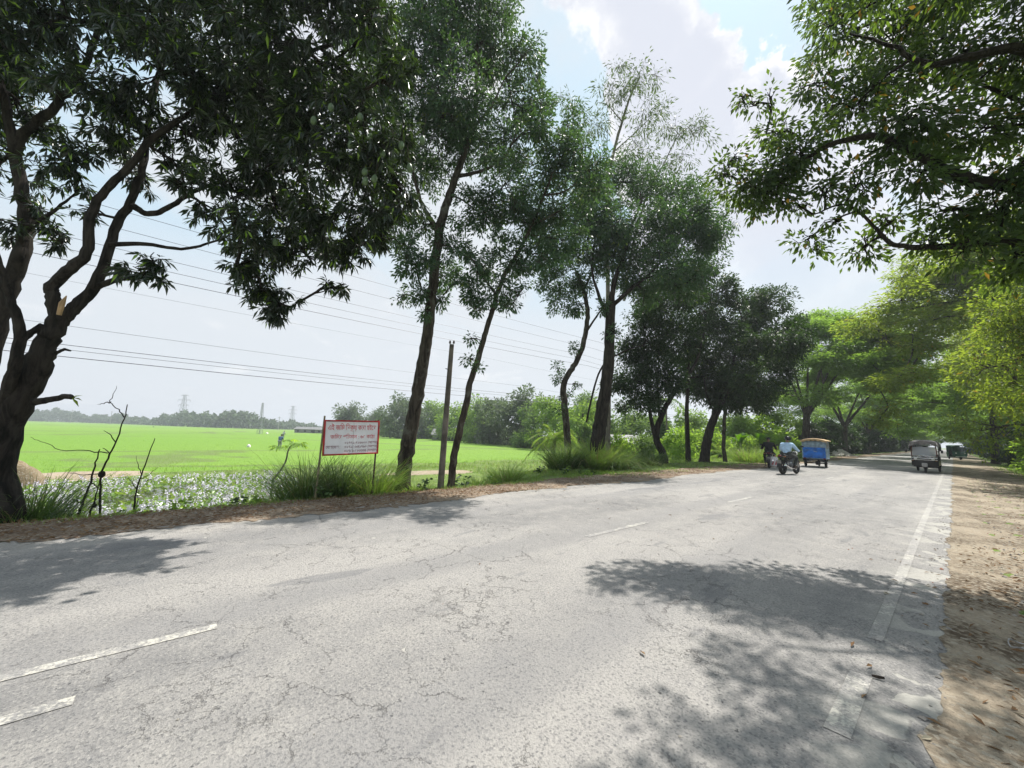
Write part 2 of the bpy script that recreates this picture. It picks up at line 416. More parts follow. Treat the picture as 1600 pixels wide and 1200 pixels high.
# ------------------------------------------------------------------ ground, road, shoulders
def asphalt(N):
    tc = N.n('TexCoord').outputs['Object']
    st = N.n('Mapping'); st.inputs['Scale'].default_value = (1, .28, 1); N.l(tc, st.inputs[0])
    big = N.noise(st.outputs[0], .55, 5, .6, .3); mid = N.noise(tc, 3.2, 6, .65)
    fine = N.noise(tc, 55, 4, .7); grit = N.voro(tc, 95); gritc = N.voro(tc, 95, out='Color')
    c = N.mix(N.ramp(big, .32, .68), (.188, .182, .176), (.328, .310, .288))
    c = N.mix(N.math('MULTIPLY', N.ramp(mid, .44, .68), .45), c, (.355, .335, .305))
    c = N.mix(N.math('MULTIPLY', N.ramp(mid, .42, .26), .40), c, (.150, .152, .158))
    sp = N.n('SeparateColor'); N.l(gritc, sp.inputs[0])
    c = N.mix(N.math('MULTIPLY', N.ramp(sp.outputs[0], .72, .95), .35), c, (.42, .40, .36))
    c = N.mix(N.math('MULTIPLY', N.ramp(sp.outputs[1], .80, .96), .55), c, (.085, .085, .09))
    c = N.mix(N.math('MULTIPLY', N.ramp(fine, .54, .32), .50), c, (.09, .09, .09))
    # tyre-polished and oil-darkened bands along the lanes, tar-patched spots
    sxa = N.n('SeparateXYZ'); N.l(tc, sxa.inputs[0])
    tw = N.math('SINE', N.math('ADD', N.math('MULTIPLY', sxa.outputs[0], 3.3), N.math('MULTIPLY', N.noise(st.outputs[0], .35, 2), 2.5)))
    c = N.mix(N.math('MULTIPLY', N.ramp(tw, .1, 1.0), N.math('MULTIPLY', N.ramp(big, .4, .62), .38)), c, (.145, .145, .15))
    tar = N.math('MULTIPLY', N.ramp(N.noise(st.outputs[0], 1.5, 5, .62, .4), .60, .66), .5)
    c = N.mix(tar, c, (.13, .13, .135))
    # pits where stones are plucked out
    pit = N.math('MULTIPLY', N.ramp(N.noise(tc, 24, 4, .6), .655, .70), N.ramp(N.noise(tc, 1.1, 3, .5), .45, .6))
    c = N.mix(N.math('MULTIPLY', pit, .8), c, (.055, .055, .058))
    # crack network
    wv = N.vmath('MULTIPLY', N.vmath('SUBTRACT', N.noise(tc, 2.6, 6, .7, 0, 1), (.5, .5, .5)), (.55, .55, 0))
    dv = N.vmath('ADD', tc, wv)
    ck = N.voro(dv, 1.9, 'DISTANCE_TO_EDGE'); ck2 = N.voro(dv, 5.2, 'DISTANCE_TO_EDGE')
    m1 = N.ramp(N.noise(tc, .7, 3, .5), .46, .58)
    brk = N.ramp(N.noise(tc, 6, 4, .6), .40, .52)
    crack = N.math('MULTIPLY', N.ramp(ck, .008, .002), N.math('MULTIPLY', m1, brk))
    crack2 = N.math('MULTIPLY', N.ramp(ck2, .016, .004), N.math('MULTIPLY', N.ramp(N.noise(tc, .9, 3, .5), .56, .64), brk))
    crk = N.math('MAXIMUM', crack, crack2)
    c = N.mix(N.math('MULTIPLY', crk, .30), c, (.055, .043, .042))
    # splats of dry mud and lime
    sm = N.noise(tc, 3.4, 4, .55, .2)
    spl = N.ramp(sm, .722, .745)
    c = N.mix(N.math('MULTIPLY', spl, .50), c, (.42, .40, .35))
    # dust swept to the right-hand edge and dry mud pans beyond the edge line
    sx = N.n('SeparateXYZ'); N.l(tc, sx.inputs[0])
    edge = N.ramp(sx.outputs[0], -.85, -.15)
    pan = N.math('MULTIPLY', edge, N.ramp(N.noise(tc, 2.1, 3, .45, .8), .53, .56))
    c = N.mix(N.math('MULTIPLY', pan, .60), c, (.36, .345, .30))
    ledge = N.ramp(sx.outputs[0], -6.2, -7.2)
    c = N.mix(N.math('MULTIPLY', ledge, N.ramp(mid, .35, .65, .15, .65)), c, (.34, .315, .275))
    h = N.math('ADD', N.math('MULTIPLY', fine, .75), N.math('ADD', N.math('MULTIPLY', grit, .18), N.math('MULTIPLY', N.noise(tc, 150, 3, .7), .35)))
    h = N.math('SUBTRACT', h, N.math('MULTIPLY', crk, .9)); h = N.math('SUBTRACT', h, N.math('MULTIPLY', pit, .6))
    h = N.math('MULTIPLY', h, N.math('SUBTRACT', 1.0, N.math('MULTIPLY', N.math('MAXIMUM', pan, spl), .8)))
    return tc, c, h, mid
def asphalt_mat():
    m, N, o = new_mat('old_asphalt'); tc, c, h, mid = asphalt(N)
    p = N.n('BsdfPrincipled'); N.l(c, p.inputs['Base Color']); p.inputs['Roughness'].default_value = .82; p.inputs['Specular IOR Level'].default_value = .35
    b = N.n('Bump'); b.inputs['Strength'].default_value = .9; b.inputs['Distance'].default_value = .016
    N.l(h, b.inputs['Height']); N.l(b.outputs[0], p.inputs['Normal']); N.l(p.outputs[0], o.inputs[0]); return m
def paint_mat(name, wear):
    m, N, o = new_mat(name); tc, c, h, mid = asphalt(N)
    ws = N.math('ADD', N.math('MULTIPLY', N.noise(tc, 7, 6, .7), .6), N.math('MULTIPLY', N.noise(tc, 60, 3, .7), .4))
    k = N.ramp(ws, wear - .06, wear + .05)
    c = N.mix(N.math('MULTIPLY', k, .82), c, (.50, .475, .405))
    p = N.n('BsdfPrincipled'); N.l(c, p.inputs['Base Color']); p.inputs['Roughness'].default_value = .75
    b = N.n('Bump'); b.inputs['Strength'].default_value = .6; b.inputs['Distance'].default_value = .010
    N.l(h, b.inputs['Height']); N.l(b.outputs[0], p.inputs['Normal']); N.l(p.outputs[0], o.inputs[0]); return m
def soil_mat(name, a, b_, c_, leafc=None, lf=.0, gscale=1.0):
    m, N, o = new_mat(name); tc = N.n('TexCoord').outputs['Object']
    n1 = N.noise(tc, .9 * gscale, 6, .62, .3); n2 = N.noise(tc, 14, 6, .7); n3 = N.noise(tc, 70, 3, .7)
    c = N.mix(N.ramp(n1, .35, .65), a, b_); c = N.mix(N.math('MULTIPLY', N.ramp(n2, .45, .7), .6), c, c_)
    c = N.mix(N.math('MULTIPLY', N.ramp(n3, .5, .25), .5), c, tuple(v * .4 for v in a))
    vc = N.n('SeparateColor'); N.l(N.voro(tc, 38, out='Color'), vc.inputs[0])
    c = N.mix(N.math('MULTIPLY', N.ramp(vc.outputs[0], .8, .9), .6), c, (.36, .33, .27))
    if leafc:
        lm = N.math('MULTIPLY', N.ramp(vc.outputs[1], .5, .7), N.ramp(n1, .62, .38))
        c = N.mix(N.math('MULTIPLY', lm, lf), c, leafc)
    p = N.n('BsdfPrincipled'); N.l(c, p.inputs['Base Color']); p.inputs['Roughness'].default_value = .95; p.inputs['Specular IOR Level'].default_value = .1
    b = N.n('Bump'); b.inputs['Strength'].default_value = .9; b.inputs['Distance'].default_value = .03
    N.l(N.math('ADD', n2, N.math('MULTIPLY', n3, .5)), b.inputs['Height']); N.l(b.outputs[0], p.inputs['Normal']); N.l(p.outputs[0], o.inputs[0]); return m
M_ROAD = asphalt_mat(); M_PAINT = paint_mat('worn_centre_paint', .515); M_PAINT4 = paint_mat('faded_edge_paint', .585); M_PAINT2 = paint_mat('worn_edge_paint', .55); M_PAINT3 = paint_mat('old_faint_paint', .545)
M_SAND = soil_mat('sandy_shoulder_soil', (.19, .155, .115), (.33, .275, .205), (.42, .36, .27), (.075, .052, .034), .8)
M_LITTER = soil_mat('leafy_shoulder_soil', (.16, .115, .080), (.27, .205, .145), (.33, .27, .20), (.085, .045, .025), .75)
M_SOIL = soil_mat('bank_soil', (.10, .15, .035), (.15, .225, .045), (.21, .23, .085), (.08, .16, .025), .6)
M_MUD = soil_mat('dry_mud', (.30, .235, .17), (.36, .29, .215), (.42, .35, .27))
def gaxis(a, b, lo, hi, fine, mul=1.35):
    x = list(np.arange(a, b + 1e-6, fine)); s = fine
    while x[-1] < hi: s *= mul; x.append(min(hi, x[-1] + s))
    s = fine
    while x[0] > lo: s *= mul; x.insert(0, max(lo, x[0] - s))
    return np.array(x)
def gridmesh(name, xs, ys, zf, mat_, kind='structure', smooth=True, jag=None):
    X, Y = np.meshgrid(xs, ys, indexing='ij')
    if jag is not None: X, Y = jag(X, Y)
    Z = zf(X, Y); V = np.stack([X, Y, Z], -1).reshape(-1, 3)
    a, b = X.shape; i = np.arange(a - 1)[:, None] * b + np.arange(b - 1)[None]
    T = np.stack([i, i + b, i + b + 1, i + 1], -1).reshape(-1, 4)
    return obj(name, mesh_np(name, V, T, mat_, smooth), None, kind)
gridmesh('ground', gaxis(-34, 12, -5000, 5000, .5), gaxis(-24, 60, -5000, 5000, 1.0), lambda x, y: hgt(x, y) + .05 * np.sin(x * 1.7 + y * .8) * np.sin(y * 1.3) * ((x < -9.3) | (x > 3)), M_SOIL)
mb = MB()
for y0, y1 in ((-60, 460),): mb.box((-3.60, (y0 + y1) / 2, -.06), (7.3, y1 - y0, .12))
road = mb.build('road', M_ROAD, smooth=False); road['kind'] = 'structure'
def wob(y, s):
    q = np.zeros_like(y); g = np.random.default_rng(int(s * 10))
    for f, a in ((.7, .05), (1.9, .035), (4.3, .03), (9.1, .025), (19.0, .02), (37.0, .014)):
        t = np.arange(0, 500 * f + 3); v = g.normal(0, a, len(t)); q += np.interp((y + 15) * f, t, v)
    return q
ysS = np.concatenate([np.arange(-12, 14, .045), np.arange(14, 30, .1), np.arange(30, 120, .5), np.arange(120, 440, 4)])
def jagL(X, Y):
    t = (X + 7.02) / -1.9; return X + wob(Y, 1.0) * np.clip(1 - t * 1.2, 0, 1) * 1.8 + .12 * np.sin(Y * .6) * np.clip(1 - t, 0, 1), Y
def jagR(X, Y):
    t = (X + .13) / 2.6; return X + wob(Y, 4.0) * .45 * np.clip(1 - t * 1.5, 0, 1), Y
gridmesh('left_shoulder', np.array([-7.02, -7.1, -7.25, -7.45, -7.7, -8.0, -8.3, -8.6, -8.92]), ysS,
         lambda x, y: np.where(x > -7.3, .006, hgt(x, y) + .022 + .018 * np.sin(x * 9 + y * 3) * np.sin(y * 7)), M_LITTER, jag=jagL)
gridmesh('right_shoulder', np.array([-.15, -.05, .1, .3, .6, .9, 1.2, 1.5, 1.8, 2.2, 2.6]), ysS,
         lambda x, y: np.where(x < .16, .005 + .012 * (x + .15).clip(0, 1), hgt(x, y) + .012 + .016 * np.sin(x * 8 + y * 2) * np.sin(y * 6 + x * 3)), M_SAND, jag=jagR)
# painted lines
def strip(name, x, y0, y1, w_, m_, lab, z=.004):
    b_ = MB(); n_ = max(1, int((y1 - y0) / 4))
    for i in range(n_):
        a0 = y0 + (y1 - y0) * i / n_; a1 = y0 + (y1 - y0) * (i + 1) / n_
        b_.add([(x - w_ / 2, a0, z), (x + w_ / 2, a0, z), (x + w_ / 2, a1, z), (x - w_ / 2, a1, z)], [(0, 1, 2, 3)])
    o = b_.build(name, m_, smooth=False); o['kind'] = 'structure'; o['label'] = lab; return o
strip('centre_dash', -3.51, -1.9, .39, .085, M_PAINT, 'worn white centre dash nearest the camera on grey asphalt')
strip('centre_dash', -3.03, -1.6, -.22, .085, M_PAINT3, 'short faint white dash beside the nearest centre dash')
for i in range(14): strip('centre_dash', -3.51, 4.56 + 5.2 * i, 6.15 + 5.2 * i, .085, M_PAINT3, 'worn white dash of the centre line further up the road')
strip('edge_line', -.485, 2.6, 3.35, .105, M_PAINT2, 'short worn piece of white edge line'); strip('edge_line', -.485, 4.0, 150, .085, M_PAINT4, 'long white line along the right edge of the asphalt')
strip('edge_line', -6.75, 16, 150, .10, M_PAINT3, 'faint white line along the left edge of the asphalt')

# ------------------------------------------------------------------ paddy field, pond
def field_mat():
    m, N, o = new_mat('rice_paddy'); tc = N.n('TexCoord').outputs['Object']
    n1 = N.noise(tc, .012, 5, .6); n2 = N.noise(tc, 1.3, 6, .7); n3 = N.noise(tc, 9, 3, .6)
    mp = N.n('Mapping'); mp.inputs['Scale'].default_value = (.03, .006, 1); mp.inputs['Rotation'].default_value = (0, 0, .75); N.l(tc, mp.inputs[0])
    n4 = N.noise(mp.outputs[0], 1.0, 4, .6)
    c = N.mix(N.ramp(n1, .35, .65), (.135, .262, .030), (.170, .290, .040))
    c = N.mix(N.math('MULTIPLY', N.ramp(n4, .45, .6), .35), c, (.19, .275, .06))
    pw = N.vmath('ADD', tc, N.vmath('MULTIPLY', N.noise(tc, .03, 3, .5, 0, 1), (14, 14, 0)))
    vm = N.n('Mapping'); vm.inputs['Rotation'].default_value = (0, 0, .35); vm.inputs['Scale'].default_value = (.028, .016, 1); N.l(pw, vm.inputs[0])
    cell = N.n('SeparateColor'); N.l(N.voro(vm.outputs[0], 1.0, out='Color', rand=.75), cell.inputs[0])
    c = N.mix(N.math('MULTIPLY', cell.outputs[0], .45), c, (.19, .28, .06)); c = N.mix(N.math('MULTIPLY', cell.outputs[1], .35), c, (.12, .235, .03))
    bund = N.ramp(N.voro(vm.outputs[0], 1.0, 'DISTANCE_TO_EDGE', rand=.75), .030, .010)
    c = N.mix(N.math('MULTIPLY', bund, .8), c, (.13, .16, .06))
    c = N.mix(N.math('MULTIPLY', N.ramp(n2, .58, .3), .55), c, (.10, .20, .024))
    p = N.n('BsdfPrincipled'); N.l(c, p.inputs['Base Color']); p.inputs['Roughness'].default_value = .8; p.inputs['Specular IOR Level'].default_value = .15
    b = N.n('Bump'); b.inputs['Strength'].default_value = .8; b.inputs['Distance'].default_value = .12
    N.l(N.math('ADD', n2, n3), b.inputs['Height']); N.l(b.outputs[0], p.inputs['Normal']); N.l(p.outputs[0], o.inputs[0]); return m
M_FIELD = field_mat()
fx = -26.2 - np.concatenate([np.arange(0, 60, 1.5), 60 + np.cumsum(1.5 * 1.15 ** np.arange(1, 32))])
fx = fx[fx > -1500]
gridmesh('paddy_field', fx[::-1], gaxis(-40, 60, -1300, 330, 2.0, 1.25), lambda x, y: -.80 + .05 * np.sin(x * .9 + np.sin(y * .7)) * np.sin(y * 1.1) - .22 * (x > -26.5), M_FIELD)
k = 30000
e = rng.exponential(14, k); fy = rng.uniform(-30, 48, k)
pp = np.stack([-26.2 - e, fy, np.full(k, -1.0)], 1)
pp = pp[(pp[:, 0] > -90)]; k = len(pp)
dd = unit(np.stack([rng.normal(0, .22, k), rng.normal(0, .22, k), np.ones(k)], 1))
V, T = blades(pp, dd, rng.uniform(.26, .42, k), .022, rng.uniform(.1, .4, k), 2)
setp(obj('rice_plants', mesh_np('rice_plants', V, T, G_RICE), None, 'stuff'), 'bright green young rice standing along the near edge of the paddy')
# pond with water hyacinth
m, N, o = new_mat('pond_water'); p = N.n('BsdfPrincipled'); N.l(p.outputs[0], o.inputs[0])
p.inputs['Base Color'].default_value = (.045, .050, .030, 1); p.inputs['Roughness'].default_value = .06; p.inputs['IOR'].default_value = 1.33
M_WATER = m
gridmesh('pond_water', np.arange(-24.0, -11.4, .6), np.arange(-34, 7.6, .8), lambda x, y: np.full_like(x, -1.18), M_WATER)
L_HYA = leafmat('hyacinth_leaf', [(.10, .20, .030), (.18, .28, .06), (.13, .24, .04)], (.40, .56, .08), .34, .3, .5)
M_FLOWER = leafmat('hyacinth_flower', [(.78, .74, .84), (.88, .86, .88), (.70, .64, .82)], (.72, .66, .84), .35, .6, .2)
def hya(k, ymax=4.6):
    x = rng.uniform(-23.6, -12.3, k); y = rng.uniform(-26, ymax, k)
    ok = (hgt(x, y) < -1.12) & (np.sin(x * 1.1 + 1.7 * np.sin(y * .8)) + np.sin(y * 1.3 + x * .4) > -1.35)
    return np.stack([x[ok], y[ok], np.full(ok.sum(), -1.16)], 1)
pp = hya(17000); k = len(pp)
pos = pp + rng.normal(0, .05, (k, 3)) * [1, 1, 0] + np.stack([np.zeros(k), np.zeros(k), rng.uniform(.04, .22, k)], 1)
V, T = leaves(pos, rdir(k, .1, .8), rdir(k, .5, 1), rng.uniform(.10, .19, k), rng.uniform(.09, .15, k), .1, .15, True)
setp(obj('water_hyacinth_leaves', mesh_np('water_hyacinth_leaves', V, T, L_HYA), None, 'stuff'), 'yellow green leaves of the water hyacinth covering the pond')
sp_ = hya(5600); k = len(sp_)
sp_[:, 2] += rng.uniform(.08, .24, k)
q = 7; pos = np.repeat(sp_, q, 0); pos[:, 2] += np.tile(np.linspace(0, .12, q), k)
V, T = leaves(pos, rdir(k * q, -.1, .6), rdir(k * q, .3, 1), .054, .046, .1, .1)
setp(obj('water_hyacinth_flowers', mesh_np('water_hyacinth_flowers', V, T, M_FLOWER), None, 'stuff'), 'pale lavender flower spikes crowding the pond of water hyacinth')
# bund and mud bank across the pond
def mound(name, c, r, hgt_, m_, lab, cat, n=26, seed=3, lump=.25):
    g = np.random.default_rng(seed); mb_ = MB(); vs = []; rings = 9
    ph = g.uniform(0, 6, 8)
    for i in range(rings):
        t = i / (rings - 1); rr = 1 - t
        for j in range(n):
            a = 2 * PI * j / n
            wv = 1 + lump * (.5 * math.sin(2 * a + ph[0]) + .35 * math.sin(3 * a + ph[1]) + .25 * math.sin(5 * a + ph[2]))
            z = hgt_ * (math.cos(min(1, rr) * PI / 2)) ** .8 * (1 + .25 * lump * math.sin(3 * a + ph[3] + i)) - .12 * (rr >= .99)
            vs.append((r[0] * rr * wv * math.cos(a), r[1] * rr * wv * math.sin(a), z))
    fs = [(i * n + j, i * n + (j + 1) % n, (i + 1) * n + (j + 1) % n, (i + 1) * n + j) for i in range(rings - 1) for j in range(n)]
    mb_.add(vs, fs); o = mb_.build(name, m_); o.location = Vector([float(v) for v in c]); setp(o, lab, cat); return o
M_STRAW = soil_mat('straw', (.17, .13, .08), (.26, .205, .13), (.32, .26, .17))
b0 = gr(14, 755, -.95); mound('earth_heap', (b0[0], b0[1], -1.0), (.8, .9), 0.85, M_STRAW, 'tall straw coloured earth heap behind the mango trunk by the field', 'earth heap', seed=5)
b0 = gr(120, 741, -.95); mound('mud_bank', (b0[0] + .3, b0[1], -1.08), (1.6, 3.6), .24, M_MUD, 'flat bare brown mud bank between pond and paddy', 'mud bank', seed=8)
b0 = gr(672, 738, -.95); mound('mud_bank', (b0[0], b0[1], -1.08), (1.2, 3.4), .22, M_MUD, 'low brown earth bank behind the leaning pole', 'mud bank', seed=9)

# ------------------------------------------------------------------ grass on verges and banks
def scatter(k, x0, x1, y0, y1, cl=.6):
    x = rng.uniform(x0, x1, k); y = rng.uniform(y0, y1, k)
    ok = np.sin(x * 2.3 + 1.3 * np.sin(y * 1.9)) + np.sin(y * 2.7 + x) + rng.normal(0, .6, k) > -cl
    x = x[ok]; y = y[ok]; return np.stack([x, y, hgt(x, y) - .01], 1)
def lawn(name, lab, sets, m_):
    ps = []; hs = []
    for (k, x0, x1, y0, y1, h0, h1, cl) in sets:
        a = scatter(k, x0, x1, y0, y1, cl); ps.append(a); hs.append(rng.uniform(h0, h1, len(a)))
    p_ = np.concatenate(ps); h_ = np.concatenate(hs); k = len(p_)
    d_ = unit(np.stack([rng.normal(0, .35, k), rng.normal(0, .35, k), np.ones(k)], 1))
    V, T = blades(p_, d_, h_, rng.uniform(.006, .012, k) * (1 + p_[:, 1].clip(0, 40) * .05 + (-p_[:, 0] - 9).clip(0, 15) * .08), rng.uniform(.1, .7, k), 2)
    setp(obj(name, mesh_np(name, V, T, m_), None, 'stuff'), lab)
lawn('verge_grass', 'short green grass along the left verge and pond bank',
     [(17000, -10.6, -8.45, -4, 16, .06, .19, .5), (9000, -14, -10, -5, 14, .10, .30, .8), (9000, -11.5, -7.9, 12, 40, .06, .20, .6),
      (9000, -16, -11, 14, 40, .15, .45, 1.0), (7000, -25.2, -22.8, -18, 14, .06, .18, 1.2), (10000, -26, -11, 4.0, 17, .06, .22, 1.4), (8000, -26, -14, 14, 36, .1, .4, 1.4)], G_BLADE)
lawn('right_verge_grass', 'grass verge between the sandy shoulder and the bushes on the right',
     [(9000, 1.9, 4.5, 14, 60, .06, .22, .3), (5000, 2.2, 6, 2, 14, .06, .2, .2)], G_BLADE)
M_DRYLEAF = leafmat('fallen_leaf', [(.14, .075, .035), (.26, .17, .09), (.10, .05, .028)], (.2, .12, .05), .1, .8, .15, (.30, .27, .20), .12)
def litter(name, lab, sets):
    ps = []
    for (k, x0, x1, y0, y1, zz_) in sets:
        x = rng.uniform(x0, x1, k); y = rng.uniform(y0, y1, k); a = np.stack([x, y, (hgt(x, y) + .035) if zz_ is None else np.full(k, zz_)], 1); ps.append(a)
    p_ = np.concatenate(ps); k = len(p_)
    V, T = leaves(p_, rdir(k, -.1, .22), rdir(k, .75, 1), rng.uniform(.035, .085, k), rng.uniform(.014, .026, k), -.05, .3, True)
    setp(obj(name, mesh_np(name, V, T, M_DRYLEAF), None, 'stuff'), lab)
litter('fallen_leaves', 'brown fallen leaves on the left shoulder', [(4200, -8.7, -7.15, -5, 8, None), (1500, -8.9, -7.3, 8, 26, None), (2200, -10.2, -8.6, -5, 8, None)])
litter('fallen_leaves', 'brown fallen leaves on the sandy right shoulder', [(1900, -.05, 2.6, 1.0, 9, None), (1600, .3, 3.4, 5, 30, None), (30, -.6, -.1, 2.5, 9, .010)])
litter('fallen_leaves', 'single dry leaves scattered over the asphalt', [(16, -7, -.6, 1, 9, .010)])
# pebbles
def pebbles(name, lab, sets, m_):
    mb_ = []; ico = np.array([[0, 0, 1], [.9, 0, .2], [.3, .85, .2], [-.7, .5, .2], [-.7, -.5, .2], [.3, -.85, .2], [0, 0, -.5]])
    tri = np.array([[0, 1, 2], [0, 2, 3], [0, 3, 4], [0, 4, 5], [0, 5, 1], [6, 2, 1], [6, 3, 2], [6, 4, 3], [6, 5, 4], [6, 1, 5]])
    for (k, x0, x1, y0, y1, r0, r1) in sets:
        x = rng.uniform(x0, x1, k); y = rng.uniform(y0, y1, k); z = np.where((x < -.13) & (x > -7.05), .002, hgt(x, y) + .018)
        r = r0 + (r1 - r0) * rng.uniform(0, 1, k) ** 3
        v = ico[None] * rng.uniform(.7, 1.3, (k, 7, 3)) * r[:, None, None] * [1, 1, .7] + np.stack([x, y, z], 1)[:, None]
        mb_.append((v.reshape(-1, 3), ((np.arange(k) * 7)[:, None, None] + tri[None]).reshape(-1, 3)))
    V, T = join(mb_); setp(obj(name, mesh_np(name, V, T, m_), None, 'stuff'), lab)
M_PEB = leafmat('pebble', [(.16, .15, .14), (.34, .31, .26), (.22, .2, .18)], (.1, .1, .1), 0.0, .9, .2, (.30, .15, .10), .06)
pebbles('gravel', 'small loose stones along both edges of the road', [(900, -8.6, -6.9, -4, 14, .006, .03), (2600, -.30, 2.4, 1.0, 12, .004, .024), (160, -6.8, -.3, 0, 10, .004, .012), (250, -.2, 2.2, 12, 40, .01, .04)], M_PEB)
# ------------------------------------------------------------------ trees
def catmull(P, m=4):
    P = np.asarray(P, float)
    if len(P) < 3:
        t = np.linspace(0, 1, m + 1)[:, None]; return P[0] * (1 - t) + P[-1] * t
    Q = np.concatenate([[2 * P[0] - P[1]], P, [2 * P[-1] - P[-2]]]); o_ = []
    for i in range(1, len(Q) - 2):
        for s in range(m):
            t = s / m; a, b, c, d = Q[i - 1], Q[i], Q[i + 1], Q[i + 2]
            o_.append(.5 * (2 * b + (c - a) * t + (2 * a - 5 * b + 4 * c - d) * t * t + (3 * b - a - 3 * c + d) * t ** 3))
    o_.append(P[-1]); return np.array(o_)
def sticks(A, B, ra, rb, n=3):
    d = unit(B - A); a = np.where(np.abs(d[:, 2:3]) < .9, np.array([[0, 0, 1.0]]), np.array([[1.0, 0, 0]]))
    u = unit(np.cross(d, a)); v = np.cross(d, u); k = len(A)
    ra = np.broadcast_to(ra, (k,))[:, None]; rb = np.broadcast_to(rb, (k,))[:, None]
    rows = []
    for P_, r in ((A, ra), (B, rb)):
        for j in range(n):
            an = 2 * PI * j / n; rows.append(P_ + (u * math.cos(an) + v * math.sin(an)) * r)
    V = np.stack(rows, 1).reshape(-1, 3)
    tr = []
    for j in range(n):
        j2 = (j + 1) % n; tr += [[j, j2, n + j2], [j, n + j2, n + j]]
    return V, ((np.arange(k) * 2 * n)[:, None, None] + np.array(tr)[None]).reshape(-1, 3)
def polysticks(P, r0, r1, n=4):
    r = np.linspace(r0, r1, len(P)); return sticks(P[:-1], P[1:], r[:-1], r[1:], n)

def spray_leaves(S, D, spec, g):
    """leaf clusters at twig ends S with twig directions D"""
    m = spec['m']; k = len(S); Sr = np.repeat(S, m, 0); Dr = np.repeat(D, m, 0); kk = k * m
    L = spec['L']; rad = spec.get('rad', L * 1.1); up = np.array([0, 0, 1.0])
    st = spec['style']
    rd = rdir(kk)
    if st == 'rosette':      # long leaves radiating from the twig end and hanging
        pos = Sr - Dr * g.uniform(0, rad, kk)[:, None] + rd * rad * .12
        d = unit(rd * .9 + Dr * .45 - up * spec.get('hang', .55)); n = unit(rdir(kk) * .5 + up * .6)
    elif st == 'flat':       # layered compound leaves, blades face up
        pos = Sr + rd * [1, 1, .34] * rad * g.uniform(.2, 1, kk)[:, None]
        d = unit(rd * [1, 1, .25] + Dr * .5 - up * .12); n = unit(rdir(kk) * .55 + up)
    else:
        pos = Sr + rd * rad * (g.uniform(0, 1, kk) ** .6)[:, None]
        d = unit(rd * .8 + Dr * .6 - up * spec.get('hang', .25)); n = unit(rdir(kk) * .9 + up * .5)
    s = g.uniform(.65, 1.2, kk)
    return leaves(pos, d, n, L * s, spec['W'] * s, spec.get('bend', .1), .2, spec.get('rich', False))

def grow(name, label, cat, base, limbs, blobs, spec, barkm, leafm, seed=1, dens=110, group=None, kk=10, twig=.006, flat=.8, conn=.035, sigma=.25, root=None):
    """limbs: (points, r0, r1) world; the first is the trunk.  blobs: (centre, radius)"""
    global rng
    g = rng = np.random.default_rng(seed)
    base = np.asarray(base, float)
    t = root or thing(name, label, cat, base, 0, group)
    nodes = []; dirs = []
    for i, (P_, r0, r1) in enumerate(limbs):
        S = catmull(P_, 5); S[1:-1] += g.normal(0, min(.012, r0 * .08), (len(S) - 2, 3))
        r = r0 + (r1 - r0) * np.linspace(0, 1, len(S)) ** .85
        if i == 0:
            r[:2] *= (1.35, 1.12)
        else: r[0] *= 1.15
        mb_ = MB(); mb_.tube(S, list(r * (1 + g.normal(0, .028, len(S)))), 12 if r0 > .12 else 7 if r0 > .03 else 5)
        mb_.build('trunk' if i == 0 else 'limb', barkm, t, off=base)
        a = max(1, int(len(S) * (.35 if i == 0 else .15)))
        nodes.append(S[a:])
    nodes = np.concatenate(nodes) if nodes else base[None]
    st = []; S_all = []; D_all = []
    cen = np.array([b[0] for b in blobs], float); order = np.argsort([np.min(np.linalg.norm(nodes - c, axis=1)) for c in cen])
    for bi in order:
        c = cen[bi]; r = blobs[bi][1]; dn = blobs[bi][2] if len(blobs[bi]) > 2 else 1.0
        dist = np.linalg.norm(nodes - c, axis=1) + .8 * np.maximum(0, nodes[:, 2] - c[2])
        a = nodes[np.argmin(dist)]; ln = np.linalg.norm(c - a)
        midp = (a + c) / 2 + g.normal(0, .07, 3) * ln + np.array([0, 0, .06 * ln])
        P_ = catmull([a, midp, c], 4); st.append(polysticks(P_, conn * min(1.3, .5 + r * .5), conn * .45, 5))
        pn = [P_[3:]]
        sub = c + rdir(kk) * (g.uniform(.25, 1, kk) ** .5)[:, None] * r * [.85, .85, .85 * flat]
        for q in sub:
            s0 = P_[g.integers(len(P_) // 2, len(P_))]
            Q = catmull([s0, (s0 + q) / 2 + g.normal(0, .1, 3) * r, q], 3); st.append(polysticks(Q, conn * .42, max(twig, conn * .12), 3)); pn.append(Q[1:])
        pn = np.concatenate(pn); nodes = np.concatenate([nodes, pn[::2]])
        ns = max(4, int(dens * dn * r * r))
        w_ = g.integers(0, kk, ns)
        sp = sub[w_] + g.normal(0, sigma * r, (ns, 3)) * [1, 1, flat]
        e = sp - c; el = np.linalg.norm(e / [1, 1, flat], axis=1); f = np.where(el > r * 1.1, r * 1.1 / np.maximum(el, 1e-6), 1); sp = c + e * f[:, None]
        ix = np.argmin(((sp[:, None] - pn[None]) ** 2).sum(-1), 1); A = pn[ix]
        D = unit(sp - A + unit(sp - c) * .3 * r)
        if twig > 0: st.append(sticks(A, sp, twig, twig * .5))
        S_all.append(sp); D_all.append(D)
    V, T = join(st); obj('branches', mesh_np('branches', V - base, T, barkm, True), t, 'stuff')
    S_all = np.concatenate(S_all); D_all = np.concatenate(D_all)
    V, T = spray_leaves(S_all, D_all, spec, g)
    obj('crown', mesh_np('crown', V - base, T, leafm), t, 'stuff')
    return t, S_all
